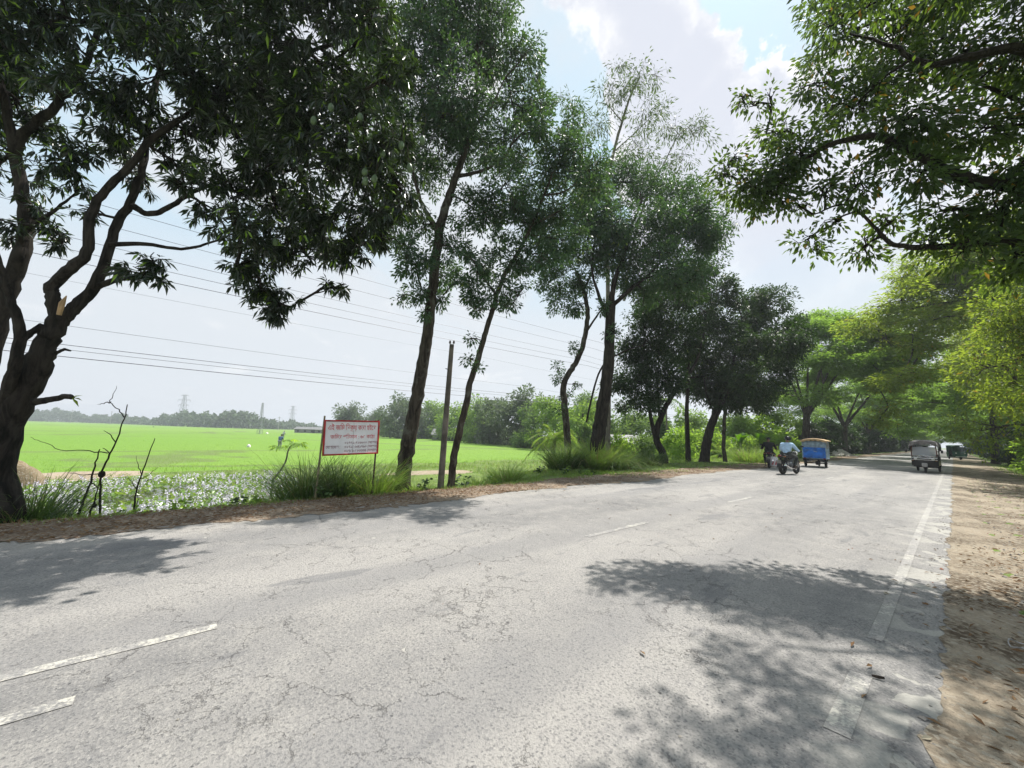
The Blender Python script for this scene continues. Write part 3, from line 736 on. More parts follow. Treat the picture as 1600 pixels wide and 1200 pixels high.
def W3(pts, z0, z1=None):
    z1 = z0 if z1 is None else z1; k = len(pts)
    return [at(p[0], p[1], p[2] if len(p) > 2 else z0 + (z1 - z0) * i / max(1, k - 1)) for i, p in enumerate(pts)]
def pr(px, x, z):    # half width in metres of something px wide at picture column x, depth z
    return px * .5 * z / 600.0 * math.cos(math.atan((x - 800) / 600.0)) ** .8
def B3(bl, z, zj=0.0, seed=0):
    g = np.random.default_rng(seed); o_ = []
    for b in bl:
        zz_ = b[3] if len(b) > 3 and b[3] else z + g.uniform(-zj, zj)
        o_.append((at(b[0], b[1], zz_), b[2] * zz_ / 600.0) + ((b[4],) if len(b) > 4 else ()))
    return o_
def ground_at(px, py, z):
    p_ = at(px, py, z); p_[2] = float(hgt(p_[0], p_[1])) - .05; return p_

# -- the big mango at the left edge
base = ground_at(-2, 812, 5.75)
zt = 5.75
limbs = [
    ([base - [0, 0, .3], base + [0, 0, .25]] + W3([(-10, 740), (6, 676), (36, 615), (60, 570), (77, 530), (92, 498)], zt, 5.9), pr(88, 0, zt), pr(33, 80, zt)),
    (W3([(92, 500, 5.9), (84, 470, 5.85), (82, 448, 5.85), (112, 418, 5.85), (136, 396, 5.9), (140, 345, 5.95), (160, 305, 6.0), (198, 266, 6.1), (238, 216, 6.2), (296, 177, 6.35), (356, 137, 6.5), (430, 98, 6.3), (520, 70, 6.0)], 0), pr(27, 100, 6), .025),
    (W3([(86, 512, 5.9), (108, 488, 5.95), (130, 468, 6.05), (156, 432, 6.1), (178, 360, 6.3), (203, 318, 6.4), (222, 262, 6.5), (235, 170, 6.7), (260, 60, 6.9), (270, -60, 7)], 0), pr(28, 130, 6), .03),
    (W3([(208, 322, 6.4), (232, 334, 6.4), (262, 326, 6.4), (300, 300, 6.5), (345, 285, 6.7), (420, 275, 6.4), (520, 250, 6.1), (600, 250, 5.9)], 0), pr(13, 200, 6.4), .014),
    (W3([(172, 382, 6.2), (228, 381, 6.3), (283, 389, 6.4), (330, 379, 6.6), (375, 360, 6.7)], 0), pr(10, 200, 6.3), .012),
    (W3([(150, 448, 6.1), (185, 437, 6.0), (222, 433, 5.9), (240, 428, 5.85)], 0), pr(14, 180, 6), .02),
    (W3([(4, 640, 5.7), (18, 590, 5.6), (31, 540, 5.55), (28, 500, 5.5), (14, 462, 5.45), (2, 425, 5.4), (-20, 360, 5.3), (-60, 250, 5.2)], 0), pr(26, 20, 5.6), .035),
    (W3([(31, 535, 5.55), (45, 522, 5.65), (66, 508, 5.8)], 0), pr(15, 40, 5.6), pr(13, 40, 5.6)),
    (W3([(-30, 620, 6.1), (-10, 530, 6.2), (14, 450, 6.3), (32, 400, 6.3), (40, 360, 6.35), (32, 292, 6.4), (24, 235, 6.4), (46, 200, 6.45), (86, 166, 6.5), (118, 128, 6.6), (150, 60, 6.8), (170, -60, 7)], 0), pr(40, 0, 6.2), .035),
    (W3([(24, 240, 6.4), (10, 170, 6.3), (-5, 90, 6.2), (0, -20, 6.2)], 0), pr(22, 20, 6.4), .03),
    (W3([(40, 360, 6.35), (60, 345, 6.3), (90, 325, 6.3), (120, 300, 6.3)], 0), pr(14, 30, 6.4), .012),
    (W3([(54, 628, 5.72), (80, 624, 5.62), (104, 619, 5.55), (112, 622, 5.52)], 0), pr(16, 70, 5.7), pr(10, 70, 5.6)),
    (W3([(85, 553, 5.8), (100, 546, 5.75), (110, 548, 5.7)], 0), pr(8, 90, 5.8), pr(4, 90, 5.8)),
]
bl = [(10, 50, 85), (125, 35, 95), (235, 30, 100), (350, 40, 105), (450, 60, 95), (75, 120, 50, 0, .7), (530, 110, 80), (150, 140, 75), (70, 205, 40, 0, .6), (250, 110, 85), (200, 175, 50, 0, .8), (340, 130, 80), (-60, 130, 90), (430, 150, 90), (500, 190, 90, 5.9), (570, 170, 65, 5.7),
      (300, 215, 65), (370, 215, 75), (110, 255, 58), (30, 160, 55), (170, 220, 48), (440, 240, 80, 6.1), (520, 270, 85, 5.9), (590, 255, 70, 5.7), (615, 210, 45, 5.5), (630, 300, 48, 5.8), (350, 290, 55), (430, 320, 75, 6.7), (510, 345, 70, 6.2), (580, 340, 62, 6.0), (370, 350, 55), (325, 330, 35, 0, .7), (420, 400, 62, 6.7),
      (480, 400, 50, 6.8), (408, 455, 44, 6.6), (440, 475, 34, 6.6), (420, 490, 20, 6.6), (370, 420, 30), (535, 395, 42, 6.3), (600, 375, 32, 6.2), (512, 445, 16, 6.8), (535, 450, 14, 6.8), (555, 385, 30, 6.2), (240, 408, 26, 5.9), (222, 428, 24, 5.85), (195, 420, 20, 5.9), (245, 435, 12, 5.85), (76, 358, 26, 6.2), (98, 378, 18, 6.2), (18, 350, 22), (10, 375, 14, 0, .7), (62, 330, 24), (140, 330, 22, 0, .6), (220, 280, 30, 0, .6),
      (285, 290, 34, 0, .45), (-30, 260, 70), (-90, 20, 110), (50, -60, 110), (180, -80, 120), (330, -90, 120), (480, -60, 110), (580, 30, 70, 5.7), (610, 120, 45, 5.5), (270, 250, 36, 0, .5), (520, -60, 90, 5.6), (560, -120, 90, 5.4), (300, -220, 130), (120, -220, 130), (450, -190, 110)]
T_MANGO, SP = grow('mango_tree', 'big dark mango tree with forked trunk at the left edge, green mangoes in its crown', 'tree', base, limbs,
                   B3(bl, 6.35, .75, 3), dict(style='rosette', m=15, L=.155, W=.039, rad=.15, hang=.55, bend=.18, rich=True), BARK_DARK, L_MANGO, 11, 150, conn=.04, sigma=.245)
mb = MB()
M_MANGO = solid('green_mango_skin', (.085, .13, .06), .4, var=.2)
for (px, py) in ((563, 183), (578, 214), (549, 214), (548, 226), (570, 268), (571, 283), (585, 279), (627, 227), (517, 168), (490, 188), (660, 219), (640, 262), (430, 378), (448, 300), (470, 262), (598, 240)):
    c = at(px, py, 5.2 if px > 470 else 5.9) - base; q = MB()
    q.lathe([(.004, .058), (.018, .054), (.034, .03), (.040, -.005), (.034, -.04), (.018, -.06), (.003, -.066)], (0, 0, 0), 'z', 9)
    o = q.build('mango', M_MANGO, T_MANGO); o.location = Vector(c); o.rotation_euler = (rng.uniform(-.2, .2), rng.uniform(-.2, .2), rng.uniform(0, 6))
    q = MB(); q.tube([(0, 0, .056), (.006, 0, .16), (.01, .005, .30)], .0035, 4); q.build('stalk', BARK, o)
M_CUT = solid('cut_wood', (.42, .27, .14), .8, var=.3)
q = MB(); q.tube([at(92, 492, 5.72), at(97, 474, 5.72), at(104, 462, 5.74)], [.028, .035, .006], 6); q.build('broken_limb', M_CUT, T_MANGO, off=base)
q = MB(); c = at(112, 621, 5.5)
V, T = leaves(np.array([c, c + [.0, .01, 0], c]), np.array([R_ - .2 * U_, R_ * .8 + .25 * U_, R_ * .6 - .7 * U_]), np.tile(U_, (3, 1)), .16, .05, .1, .2, True)
obj('dry_leaf', mesh_np('dry_leaf', V - base, T, L_GOLD), T_MANGO)

MIDSPEC = dict(style='round', m=17, L=.115, W=.046, rad=.155, hang=.35)
def px_tree(name, lab, cat, bpx, z, trunk, tw, limbs, bl, spec, bm, lm, seed, dens, zj=.6, group=None, **kw):
    base = ground_at(bpx[0], bpx[1], z)
    tr = W3(trunk, z); tr[0] = np.array([tr[0][0], tr[0][1], base[2] - .15])
    L = [(tr, pr(tw[0], bpx[0], z), pr(tw[1], bpx[0], z))]
    for (pts, a, b) in limbs: L.append((W3(pts, z), pr(a, pts[0][0], z), pr(b, pts[0][0], z)))
    return grow(name, lab, cat, base, L, B3(bl, z, zj, seed), spec, bm, lm, seed, dens, group, **kw)
# -- tall tree in the middle
px_tree('roadside_tree', 'tallest full roadside tree, straight thick trunk just right of the red framed sign', 'tree', (628, 754), 10.75,
        [(628, 754), (634, 715), (640, 680), (648, 640), (655, 600), (662, 560), (668, 520), (674, 470), (680, 410), (688, 350)], (26, 14),
        [([(688, 352), (700, 312), (714, 272), (726, 240), (738, 200), (744, 150), (745, 90), (748, 30), (750, -30)], 14, 3), ([(686, 365), (672, 342), (662, 325), (650, 290), (640, 240), (630, 180)], 10, 2.5),
         ([(714, 275), (735, 272), (765, 262), (792, 240), (810, 200)], 7, 2), ([(738, 200), (765, 170), (790, 120)], 6, 2), ([(728, 235), (700, 180), (680, 120), (660, 60)], 6, 2), ([(680, 420), (665, 405), (650, 400)], 5, 2)],
        [(745, 25, 62), (700, 70, 66), (785, 85, 58), (640, 55, 58), (590, 50, 52), (832, 112, 28), (820, 85, 25, 0, .7), (725, 150, 76), (800, 165, 55), (645, 150, 70), (590, 120, 60), (690, 225, 66), (765, 225, 58), (830, 200, 40, 0, .8), (640, 265, 50), (610, 210, 60), (845, 160, 26, 0, .7),
         (650, 412, 34), (695, 432, 30), (655, 462, 22), (705, 385, 34), (745, 330, 42), (620, 352, 32), (637, 385, 26), (790, 285, 40), (760, 345, 30), (625, 320, 36), (690, 470, 18), (715, 440, 16), (668, 490, 12), (625, 465, 12, 0, .7), (720, -30, 50), (780, 20, 35), (660, 350, 22), (560, 40, 40), (670, 10, 45), (805, 320, 24)],
        MIDSPEC, BARK, L_MID, 21, 175, 1.1)
# -- slender leaning tree
px_tree('roadside_tree', 'slender tree with leafy stem leaning to the right, beside the leaning pole', 'tree', (704, 756), 10.6,
        [(704, 756), (708, 722), (716, 685), (726, 640), (735, 600), (747, 560), (757, 525), (766, 495), (776, 462), (790, 425)], (12.5, 7),
        [([(790, 427), (812, 390), (832, 350), (850, 305), (868, 262), (890, 225)], 7, 2), ([(832, 352), (865, 335), (890, 320)], 4, 1.5), ([(850, 305), (880, 300), (915, 275)], 4, 1.5), ([(776, 462), (760, 440), (745, 425)], 4, 1.5)],
        [(770, 452, 34), (742, 452, 22), (738, 405, 20), (760, 410, 28), (805, 405, 42), (860, 335, 55), (900, 290, 48), (840, 272, 48), (928, 262, 30), (880, 375, 38), (805, 340, 48), (790, 480, 18), (735, 528, 9), (733, 560, 7), (742, 575, 8), (760, 430, 20), (905, 235, 35), (925, 300, 26), (870, 230, 36), (885, 195, 30), (735, 470, 15), (845, 395, 30), (815, 450, 14), (748, 480, 14)],
        MIDSPEC, BARK, L_MID, 22, 165, .9, conn=.025)
# -- forked pair further on
px_tree('roadside_tree', 'thin tree with crooked double bend in its stem, left of the thick dark trunk', 'tree', (887, 726), 18.9,
        [(887, 726), (886, 680), (883, 640), (880, 608), (886, 588), (899, 568), (909, 545), (915, 520), (918, 490), (912, 455), (900, 425)], (12, 6),
        [([(912, 455), (925, 425), (935, 400)], 4, 1.5), ([(915, 520), (935, 490), (950, 470)], 4, 2)],
        [(890, 440, 36), (870, 468, 26), (860, 418, 26), (925, 405, 32), (878, 590, 11), (886, 618, 11), (897, 545, 10), (870, 575, 8), (900, 475, 22), (880, 385, 34), (850, 440, 16), (876, 640, 9), (850, 370, 26), (902, 600, 7)],
        dict(style='round', m=15, L=.15, W=.062, rad=.22, hang=.3), BARK, L_MID2, 23, 100, .8, conn=.03)
px_tree('roadside_tree', 'tree with thick dark trunk leaning right, standing in tall grass clumps', 'tree', (930, 732), 17.8,
        [(930, 732), (933, 700), (937, 668), (942, 632), (949, 590), (952, 550), (953, 510), (955, 475)], (25, 14),
        [([(955, 478), (960, 440), (975, 400), (985, 360), (1000, 320)], 10, 3), ([(955, 480), (985, 452), (1010, 432), (1030, 412), (1060, 380)], 8, 2), ([(952, 500), (935, 460), (925, 420), (930, 370)], 7, 2), ([(953, 560), (985, 545), (1005, 540)], 3, 1), ([(949, 560), (935, 585), (925, 620), (916, 660)], 3, 3)],
        [(960, 350, 60), (1020, 358, 55), (1068, 368, 52), (1100, 332, 38), (1050, 312, 36), (930, 340, 46), (980, 420, 46), (1040, 420, 46), (1098, 395, 36), (1000, 300, 44), (955, 290, 30), (1115, 365, 24), (1085, 295, 22), (905, 330, 30), (1005, 460, 26), (955, 400, 40), (1090, 430, 26), (960, 520, 12), (945, 480, 14), (1060, 450, 26), (925, 300, 24), (910, 270, 24), (975, 260, 20)],
        dict(style='round', m=16, L=.15, W=.062, rad=.23, hang=.3), BARK_DARK, L_MID2, 24, 112, 1.4, conn=.05)
# -- airy tree behind
px_tree('feathery_tree', 'tall airy tree with thin stems and sparse pale leaves rising behind the dark trees', 'tree', (950, 722), 22.5,
        [(950, 722), (950, 600), (950, 480), (949, 380), (949, 310), (958, 240), (972, 190), (985, 150), (1000, 120)], (9, 2.5),
        [([(975, 470), (985, 400), (1003, 330), (1015, 295), (1035, 260), (1058, 215), (1080, 195)], 4, 1), ([(972, 190), (950, 165), (935, 160)], 2, .8), ([(949, 310), (948, 240), (950, 200)], 2, .8), ([(1003, 330), (985, 300), (975, 280)], 2, .7), ([(962, 235), (1000, 200), (1015, 185)], 2, .8)],
        [(1000, 112, 32), (985, 140, 30), (950, 155, 34), (930, 195, 32), (1005, 175, 36), (1030, 120, 16), (1045, 200, 38), (1085, 215, 30), (1020, 265, 40), (970, 245, 36), (1070, 250, 24), (1095, 200, 18), (912, 190, 22), (1000, 230, 34), (1130, 375, 22), (1110, 300, 18), (980, 290, 28), (1060, 290, 22), (1150, 350, 14), (965, 105, 18), (1040, 330, 30), (890, 160, 22), (870, 150, 16)],
        dict(style='round', m=9, L=.27, W=.060, rad=.40, hang=.75), BARK_PALE, L_FEATHER, 25, 26, 1.2, conn=.020, sigma=.20, kk=12)
DKSPEC = dict(style='round', m=13, L=.19, W=.082, rad=.26, hang=.3)
px_tree('dark_tree', 'dense dark tree with crooked forked trunk, right of the grass clumps', 'tree', (1037, 724), 23.0,
        [(1040, 724), (1034, 705), (1026, 688), (1027, 668), (1036, 645), (1046, 625), (1060, 605), (1074, 588)], (13, 6),
        [([(1026, 688), (1020, 668), (1015, 640), (1010, 600), (1012, 550)], 8, 3), ([(1074, 588), (1090, 560), (1100, 520)], 6, 2), ([(1030, 650), (1028, 600), (1030, 540)], 4, 2)],
        [(985, 592, 36), (1010, 530, 42), (1042, 470, 46), (1008, 482, 30), (1060, 540, 46), (962, 605, 18), (1000, 632, 24), (1040, 595, 34), (985, 550, 25), (1025, 620, 22), (1062, 440, 34), (1020, 570, 30), (975, 635, 12)],
        DKSPEC, BARK_DARK, L_DARK, 26, 120, 1.6, conn=.05)
px_tree('dark_tree', 'dark tree with slim upright trunk between the forked tree and the stouter one', 'tree', (1075, 722), 25.4,
        [(1075, 722), (1075, 690), (1073, 650), (1074, 610), (1076, 560), (1080, 510)], (9, 4),
        [([(1076, 560), (1095, 520), (1105, 490)], 4, 2)],
        [(1092, 480, 42), (1112, 530, 42), (1082, 440, 30), (1130, 455, 26), (1082, 560, 32), (1110, 590, 34), (1105, 425, 20)],
        DKSPEC, BARK_DARK, L_DARK, 27, 120, 1.5, conn=.05)
px_tree('dark_tree', 'broad dark round tree with stout trunk leaning right, last before the bushes', 'tree', (1100, 722), 25.2,
        [(1100, 722), (1103, 700), (1108, 675), (1118, 648), (1130, 622), (1140, 590)], (17, 9),
        [([(1130, 622), (1160, 595), (1190, 570)], 6, 2), ([(1140, 590), (1150, 550), (1160, 500)], 6, 2), ([(1118, 648), (1105, 620), (1100, 590)], 4, 2)],
        [(1140, 560, 46), (1170, 500, 42), (1202, 482, 36), (1210, 530, 46), (1172, 600, 46), (1230, 522, 30), (1100, 605, 34), (1202, 590, 32), (1188, 632, 18), (1240, 505, 18), (1150, 470, 22), (1225, 560, 26), (1140, 625, 26), (1245, 540, 14), (1185, 460, 16)],
        DKSPEC, BARK_DARK, L_DARK, 28, 120, 1.8, conn=.05)
px_tree('young_tree', 'young tree with short pale slim trunk right of the stout dark one', 'tree', (1134, 724), 25.8,
        [(1134, 724), (1131, 700), (1131, 670), (1133, 640)], (7, 5), [], [(1130, 622, 26), (1145, 600, 26)], DKSPEC, BARK, L_DARK, 29, 110, .6)

# -- overhanging tree on the right: trunk stands outside the frame
base = np.array([3.3, 9.0, -.2])
zc = {}
bl = [(1132, 272, 22, 6.4), (1165, 290, 36, 6.3), (1200, 292, 38, 6.2), (1150, 245, 16, 6.4, .5), (1212, 205, 34, 6.4, .8), (1178, 165, 20, 6.6, .4), (1160, 150, 10, 6.6, .5), (1205, 150, 18, 6.5, .5), (1250, 235, 46, 6.0), (1225, 260, 36, 6.1), (1272, 130, 36, 7.0, .7), (1312, 60, 46, 7.4, .8), (1290, 15, 34, 7.6, .8),
      (1332, 170, 56, 6.4), (1285, 300, 32, 6, .7), (1345, 285, 40, 5.6, .7), (1400, 60, 56, 6.9, .8), (1422, 180, 60, 5.3), (1440, 270, 45, 5.2), (1500, 80, 66, 5.9), (1535, 200, 68, 5.4), (1565, 320, 55, 5.0), (1350, 385, 28, 6, .7), (1392, 345, 30, 5.8, .7), (1262, 375, 20, 6.2, .8),
      (1245, 320, 24, 6.2, .7), (1455, 375, 36, 5.5, .8), (1510, 395, 40, 5.2, .8), (1580, 90, 60, 5.6), (1590, 410, 45, 5.0), (1275, 390, 14, 6.2, .7), (1300, 350, 16, 6.1, .5), (1220, 320, 16, 6.2, .6), (1190, 325, 18, 6.2), (1370, 130, 40, 6.6), (1480, 330, 38, 5.3, .7), (1460, 20, 50, 6.6), (1390, 230, 40, 5.5), (1600, 250, 60, 4.9),
      (1330, -50, 40, 7.8, .7), (1430, -60, 60, 7.2, .7), (1530, -50, 80, 6.2), (1650, 0, 80, 5), (1700, 150, 90, 5), (1700, 300, 90, 4.9), (1650, 400, 70, 4.8), (1760, -150, 90, 4.9), (1600, -200, 90, 5.2)]
blobs = B3(bl, 5.6)
for c, r, *dn in (((2.2, 6.0, 6.6), .9), ((1.6, 7.2, 8.4), .8), ((2.6, 7.5, 8.2), 1.1), ((3.6, 6.0, 6.0), 1.0), ((4.5, 8.5, 7.5), 1.2), ((3.8, 10.5, 8.5), 1.2), ((5.2, 10.5, 6.5), 1.2), ((-.55, 4.75, 6.8), .30), ((-.05, 4.5, 6.5), .3), ((3.0, 4.4, 5.2), .6), ((1.3, 5.0, 6.0), .4), ((.0, 5.2, 6.6), .42, .55), ((-.1, 6.5, 7.3), .42, .6), ((.6, 6.4, 6.9), .45, .6), ((-.55, 6.6, 7.6), .35, .6), ((.5, 4.8, 6.4), .40, .55), ((-.3, 5.9, 7.2), .40, .55), ((.3, 6.2, 7.6), .45, .55), ((.9, 5.4, 6.8), .45, .55), ((-.65, 5.5, 7.0), .32, .5), ((.35, 5.6, 7.0), .4, .5), ((2.4, 10.5, 8.0), 1.1)):
    blobs.append((np.array(c), r) + tuple(dn))
tip = at(1150, 285, 6.35)
hub = base + [-.35, -.4, 3.6]
limbs = [([base - [0, 0, .2], base + [0, 0, .9], base + [-.15, -.2, 2.2], hub, hub + [-.1, .1, 1.6], hub + [.1, .2, 3.2], hub + [0, 0, 4.6]], .30, .06),
         ([hub] + W3([(1690, 345, 4.9), (1600, 296, 5.0), (1520, 284, 5.1), (1470, 262, 5.2), (1410, 226, 5.4), (1345, 213, 5.6), (1280, 235, 5.9), (1220, 270, 6.2), (1170, 285, 6.3)], 0), .12, .012),
         ([hub - [0, 0, .4]] + W3([(1690, 400, 4.9), (1600, 376, 5.0), (1500, 384, 5.2), (1420, 386, 5.5), (1388, 378, 5.6), (1365, 352, 5.7), (1320, 320, 5.9), (1270, 335, 6.1)], 0), .07, .010),
         ([hub + [0, 0, .8]] + W3([(1690, 120, 4.9), (1600, 78, 5.1), (1520, 88, 5.2), (1450, 100, 5.4), (1390, 70, 5.6), (1320, 50, 5.8)], 0), .10, .012),
         ([hub + [0, 0, .3], hub + [-1.2, -1.6, 1.5], hub + [-2.2, -2.9, 2.6], hub + [-3.2, -3.4, 3.4]], .09, .015),
         ([hub, hub + [1.0, .8, 1.4], hub + [1.9, 1.6, 2.6]], .09, .02), ([hub + [0, 0, 1.], hub + [-1.5, .3, 2.6], hub + [-2.5, -.3, 3.6]], .08, .015)]
grow('overhanging_tree', 'large leafy tree overhanging the road from the right, its branches filling the upper right', 'tree', base, limbs, blobs,
     dict(style='round', m=16, L=.105, W=.046, rad=.19, hang=.35, bend=.12), BARK_DARK, L_RIGHT, 31, 225, conn=.028, sigma=.26)

# -- sunlit trees right side, beyond
def side_tree(lab, x, y, h, r, nb, seed, spec, lm, bm, dens, tr=.2, lean=(-.8, 0), low=.35, cat='tree', name='roadside_tree', group=None):
    g = np.random.default_rng(seed); base = np.array([x, y, float(hgt(x, y)) - .1])
    top = base + [lean[0] * .5, lean[1] * .5, h * .5]
    tip = base + [lean[0], lean[1], h * .92]
    L = [([base, base + [lean[0] * .12, lean[1] * .12, h * .2], top, tip], tr, tr * .25)]
    bl_ = []
    for i in range(nb):
        a = g.uniform(0, 2 * PI); t = g.uniform(low, 1.0); rr = r * math.sin(min(1, (t - low) / (1 - low) * .85 + .25) * PI) ** .6 * g.uniform(.35, 1)
        c = base + [lean[0] * t + rr * math.cos(a), lean[1] * t + rr * math.sin(a), h * t]
        bl_.append((c, r * g.uniform(.26, .42)))
    for i in range(5):
        c = bl_[g.integers(0, nb)][0]; s0 = base + (tip - base) * g.uniform(.3, .6); L.append(([s0, (s0 + c) / 2 + [0, 0, .3], c], tr * .4, tr * .12))
    return grow(name, lab, cat, base, L, bl_, spec, bm, lm, seed, dens, group, conn=tr * .25, twig=.008)
GSPEC = dict(style='round', m=12, L=.165, W=.072, rad=.26, hang=.3)
GSPEC2 = dict(style='round', m=12, L=.24, W=.10, rad=.4, hang=.3)
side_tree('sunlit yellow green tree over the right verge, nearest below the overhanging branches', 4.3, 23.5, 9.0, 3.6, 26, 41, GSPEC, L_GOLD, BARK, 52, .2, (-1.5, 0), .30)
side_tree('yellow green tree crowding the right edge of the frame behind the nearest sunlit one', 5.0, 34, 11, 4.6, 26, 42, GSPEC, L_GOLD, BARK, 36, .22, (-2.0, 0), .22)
px_tree('roadside_tree', 'tree with plain straight grey trunk at the end of the sandy shoulder on the right', 'tree', (1555, 722), 40.0,
        [(1555, 722), (1554, 690), (1552, 660), (1550, 620), (1548, 580)], (13, 9), [([(1550, 625), (1530, 590), (1505, 570)], 4, 2), ([(1550, 620), (1575, 590), (1590, 570)], 4, 2)],
        [(1545, 585, 40), (1510, 570, 34), (1580, 575, 40), (1530, 540, 40), (1575, 530, 40), (1600, 560, 40), (1505, 610, 20), (1590, 610, 30), (1540, 500, 36), (1500, 535, 26)],
        GSPEC2, BARK, L_GOLD, 43, 55, 2.5, conn=.06)

# -- rain trees arching over the far road
def rain_tree(lab, x, y, H, R, seed, lean, group, dens=30, lm=L_RAIN, L=.30, n=30):
    g = np.random.default_rng(seed); base = np.array([x, y, float(hgt(x, y)) - .1])
    f = base + [lean * .12, 0, H * .30]
    limbs = [([base, base + [lean * .03, 0, H * .14], f, f + [lean * .1, 0, .5]], .42, .26)]
    bl_ = []; nl = 6
    for i in range(nl):
        a = 2 * PI * (i + g.uniform(-.3, .3)) / nl; rr = R * g.uniform(.55, .8)
        e = base + [lean + rr * math.cos(a), rr * math.sin(a), H * g.uniform(.72, .9)]
        m_ = f + (e - f) * .5 + [0, 0, H * .12]
        limbs.append(([f - [0, 0, .15], f + (m_ - f) * .5 + [0, 0, .2], m_, e], g.uniform(.14, .20), .04))
        for s in range(2):
            a2 = a + g.uniform(-.6, .6); e2 = base + [lean + R * .95 * math.cos(a2), R * .95 * math.sin(a2), H * g.uniform(.6, .82)]
            limbs.append(([m_, (m_ + e2) / 2 + [0, 0, .4], e2], .07, .02))
    for i in range(n):
        a = 2 * PI * g.uniform(); t = math.sqrt(g.uniform(0, 1)); rr = R * t
        z = H * (.98 - .46 * t ** 2.2 + g.uniform(-.14, .04) - (.22 * g.uniform(0, 1) if g.uniform() < .35 else 0))
        bl_.append((base + [lean + rr * math.cos(a), rr * math.sin(a), z], R * g.uniform(.12, .21)))
    return grow('rain_tree', lab, 'tree', base, limbs, bl_, dict(style='flat', m=15, L=L, W=L * .40, rad=L * 1.9), BARK, lm, seed, dens, group, kk=7, twig=0, flat=.55, conn=.05, sigma=.36)
GR = 'rain trees arching over the far road'
rain_tree('light green umbrella shaped rain tree left of the road behind the blue van', -10.2, 50, 14.5, 8.5, 51, 2.0, None, 36, n=84)
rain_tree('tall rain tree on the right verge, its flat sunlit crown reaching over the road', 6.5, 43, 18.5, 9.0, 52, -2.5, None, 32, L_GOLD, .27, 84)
rain_tree('second rain tree on the left, behind the umbrella shaped one', -10.0, 70, 13.5, 8.5, 53, 2.0, None, 22, L=.36, n=52)
r1, _ = rain_tree('rain tree on the right verge beside the green three wheeler', 5.5, 66, 13.0, 8.5, 54, -2.0, None, 22, L=.36, n=52)
kds = [(-10, 92, 13, 1.0), (5.0, 92, 12, 1.0), (-11, 114, 13, 1.05), (5.5, 118, 13, 1.0), (-10, 140, 14, 1.05), (5, 146, 13, .95), (-10, 172, 14, 1.1), (5, 178, 14, 1.05), (-9, 215, 15, 1.1), (6, 222, 15, 1.1)]
for i, (x, y, h, s) in enumerate(kds):
    dup(r1, (x, y, float(hgt(x, y)) - .1), (PI if x < 0 else 0) + .3 * math.sin(i * 2.2), 'far rain tree arching over the road, %s in the %s row counted from the camera' % (('third', 'fourth', 'fifth', 'sixth', 'seventh')[i // 2], 'left' if x < 0 else 'right'), GR, s)
# ------------------------------------------------------------------ village trees beyond the paddy
def bushy(name, lab, cat, c, r, h, seed, lm, bm=BARK, dens=26, spec=None, nb=16, group=None, low=.3, tr=.18):
    g = np.random.default_rng(seed); base = np.array([c[0], c[1], float(hgt(c[0], c[1])) - .1])
    bl_ = []
    for i in range(nb):
        a = g.uniform(0, 2 * PI); t = g.uniform(low, .92); rr = r * g.uniform(.1, .8) * (1 - .45 * max(0, t - .55) / .45)
        bl_.append((base + [rr * math.cos(a), rr * math.sin(a), h * t], min(r * g.uniform(.28, .42), h * .3)))
    L = [([base, base + [g.normal(0, .03) * h, g.normal(0, .03) * h, h * .3], base + [g.normal(0, .05) * h, g.normal(0, .05) * h, h * .7]], tr, tr * .4)]
    return grow(name, lab, cat, base, L, bl_, spec or dict(style='round', m=12, L=r * .11, W=r * .055, rad=r * .16, hang=.3), bm, lm, seed, dens * 9 / (r * r), group, conn=tr * .3, twig=0, kk=5)[0]
def pz(px, z): p_ = at(px, 690, z); return (p_[0], p_[1])
GV = 'trees of the village beyond the paddy'
vil = [  # px, z, radius m, height m, leaf, label
    (550, 150, 8, 12.5, L_VILLC, 'hazy round tree standing alone far behind the red framed sign'),
    (585, 165, 6, 10, L_VILLC, 'smaller hazy tree just right of the lone round one behind the sign'),
    (632, 112, 8.0, 12.5, L_VILLC, 'big grey green tree at the paddy edge behind the tall trunk'),
    (668, 118, 7.0, 11.0, L_VILLB, 'pale green tree between the tall trunk and the leaning pole'),
    (608, 125, 4.5, 7, L_VILL, 'low bushy tree left of the tall trunk at the paddy edge'),
    (712, 100, 5.5, 10, L_VILLB, 'light green bamboo like tree behind the slender leaning tree'),
    (742, 88, 6.0, 11, L_VILLB, 'light green tree rising right of the slender leaning tree'),
    (772, 78, 5.5, 9.6, L_VILLC, 'grey green dense tree left of the date palm, the wider one'),
    (812, 72, 6.0, 11.5, L_VILLC, 'highest grey green village tree, left of the crooked thin tree'),
    (836, 64, 3.8, 7.4, L_VILL, 'mid green round tree right behind the date palm fronds'),
    (862, 58, 4.0, 8.4, L_VILLB, 'fresh green tree between the crooked thin tree and date palm'),
    (905, 50, 4.0, 7.6, L_VILLB, 'light green tree behind the thick dark trunk'),
    (915, 62, 4, 9.5, L_VILL, 'dark green tree seen between the two roadside trunks by the grass clumps'),
    (960, 46, 3.5, 4.6, L_VILL, 'low green tree behind the grass clump right of the thick trunk'),
    (1000, 48, 3.6, 6.0, L_VILL, 'green tree behind the forked dark tree'),
    (690, 108, 3.2, 4.6, L_VILLC, 'low bush beside the tin roofed house'),
]
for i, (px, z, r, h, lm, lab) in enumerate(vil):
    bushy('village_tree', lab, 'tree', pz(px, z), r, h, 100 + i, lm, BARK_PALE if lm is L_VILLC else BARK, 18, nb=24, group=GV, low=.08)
GB = 'bushes along the left roadside'
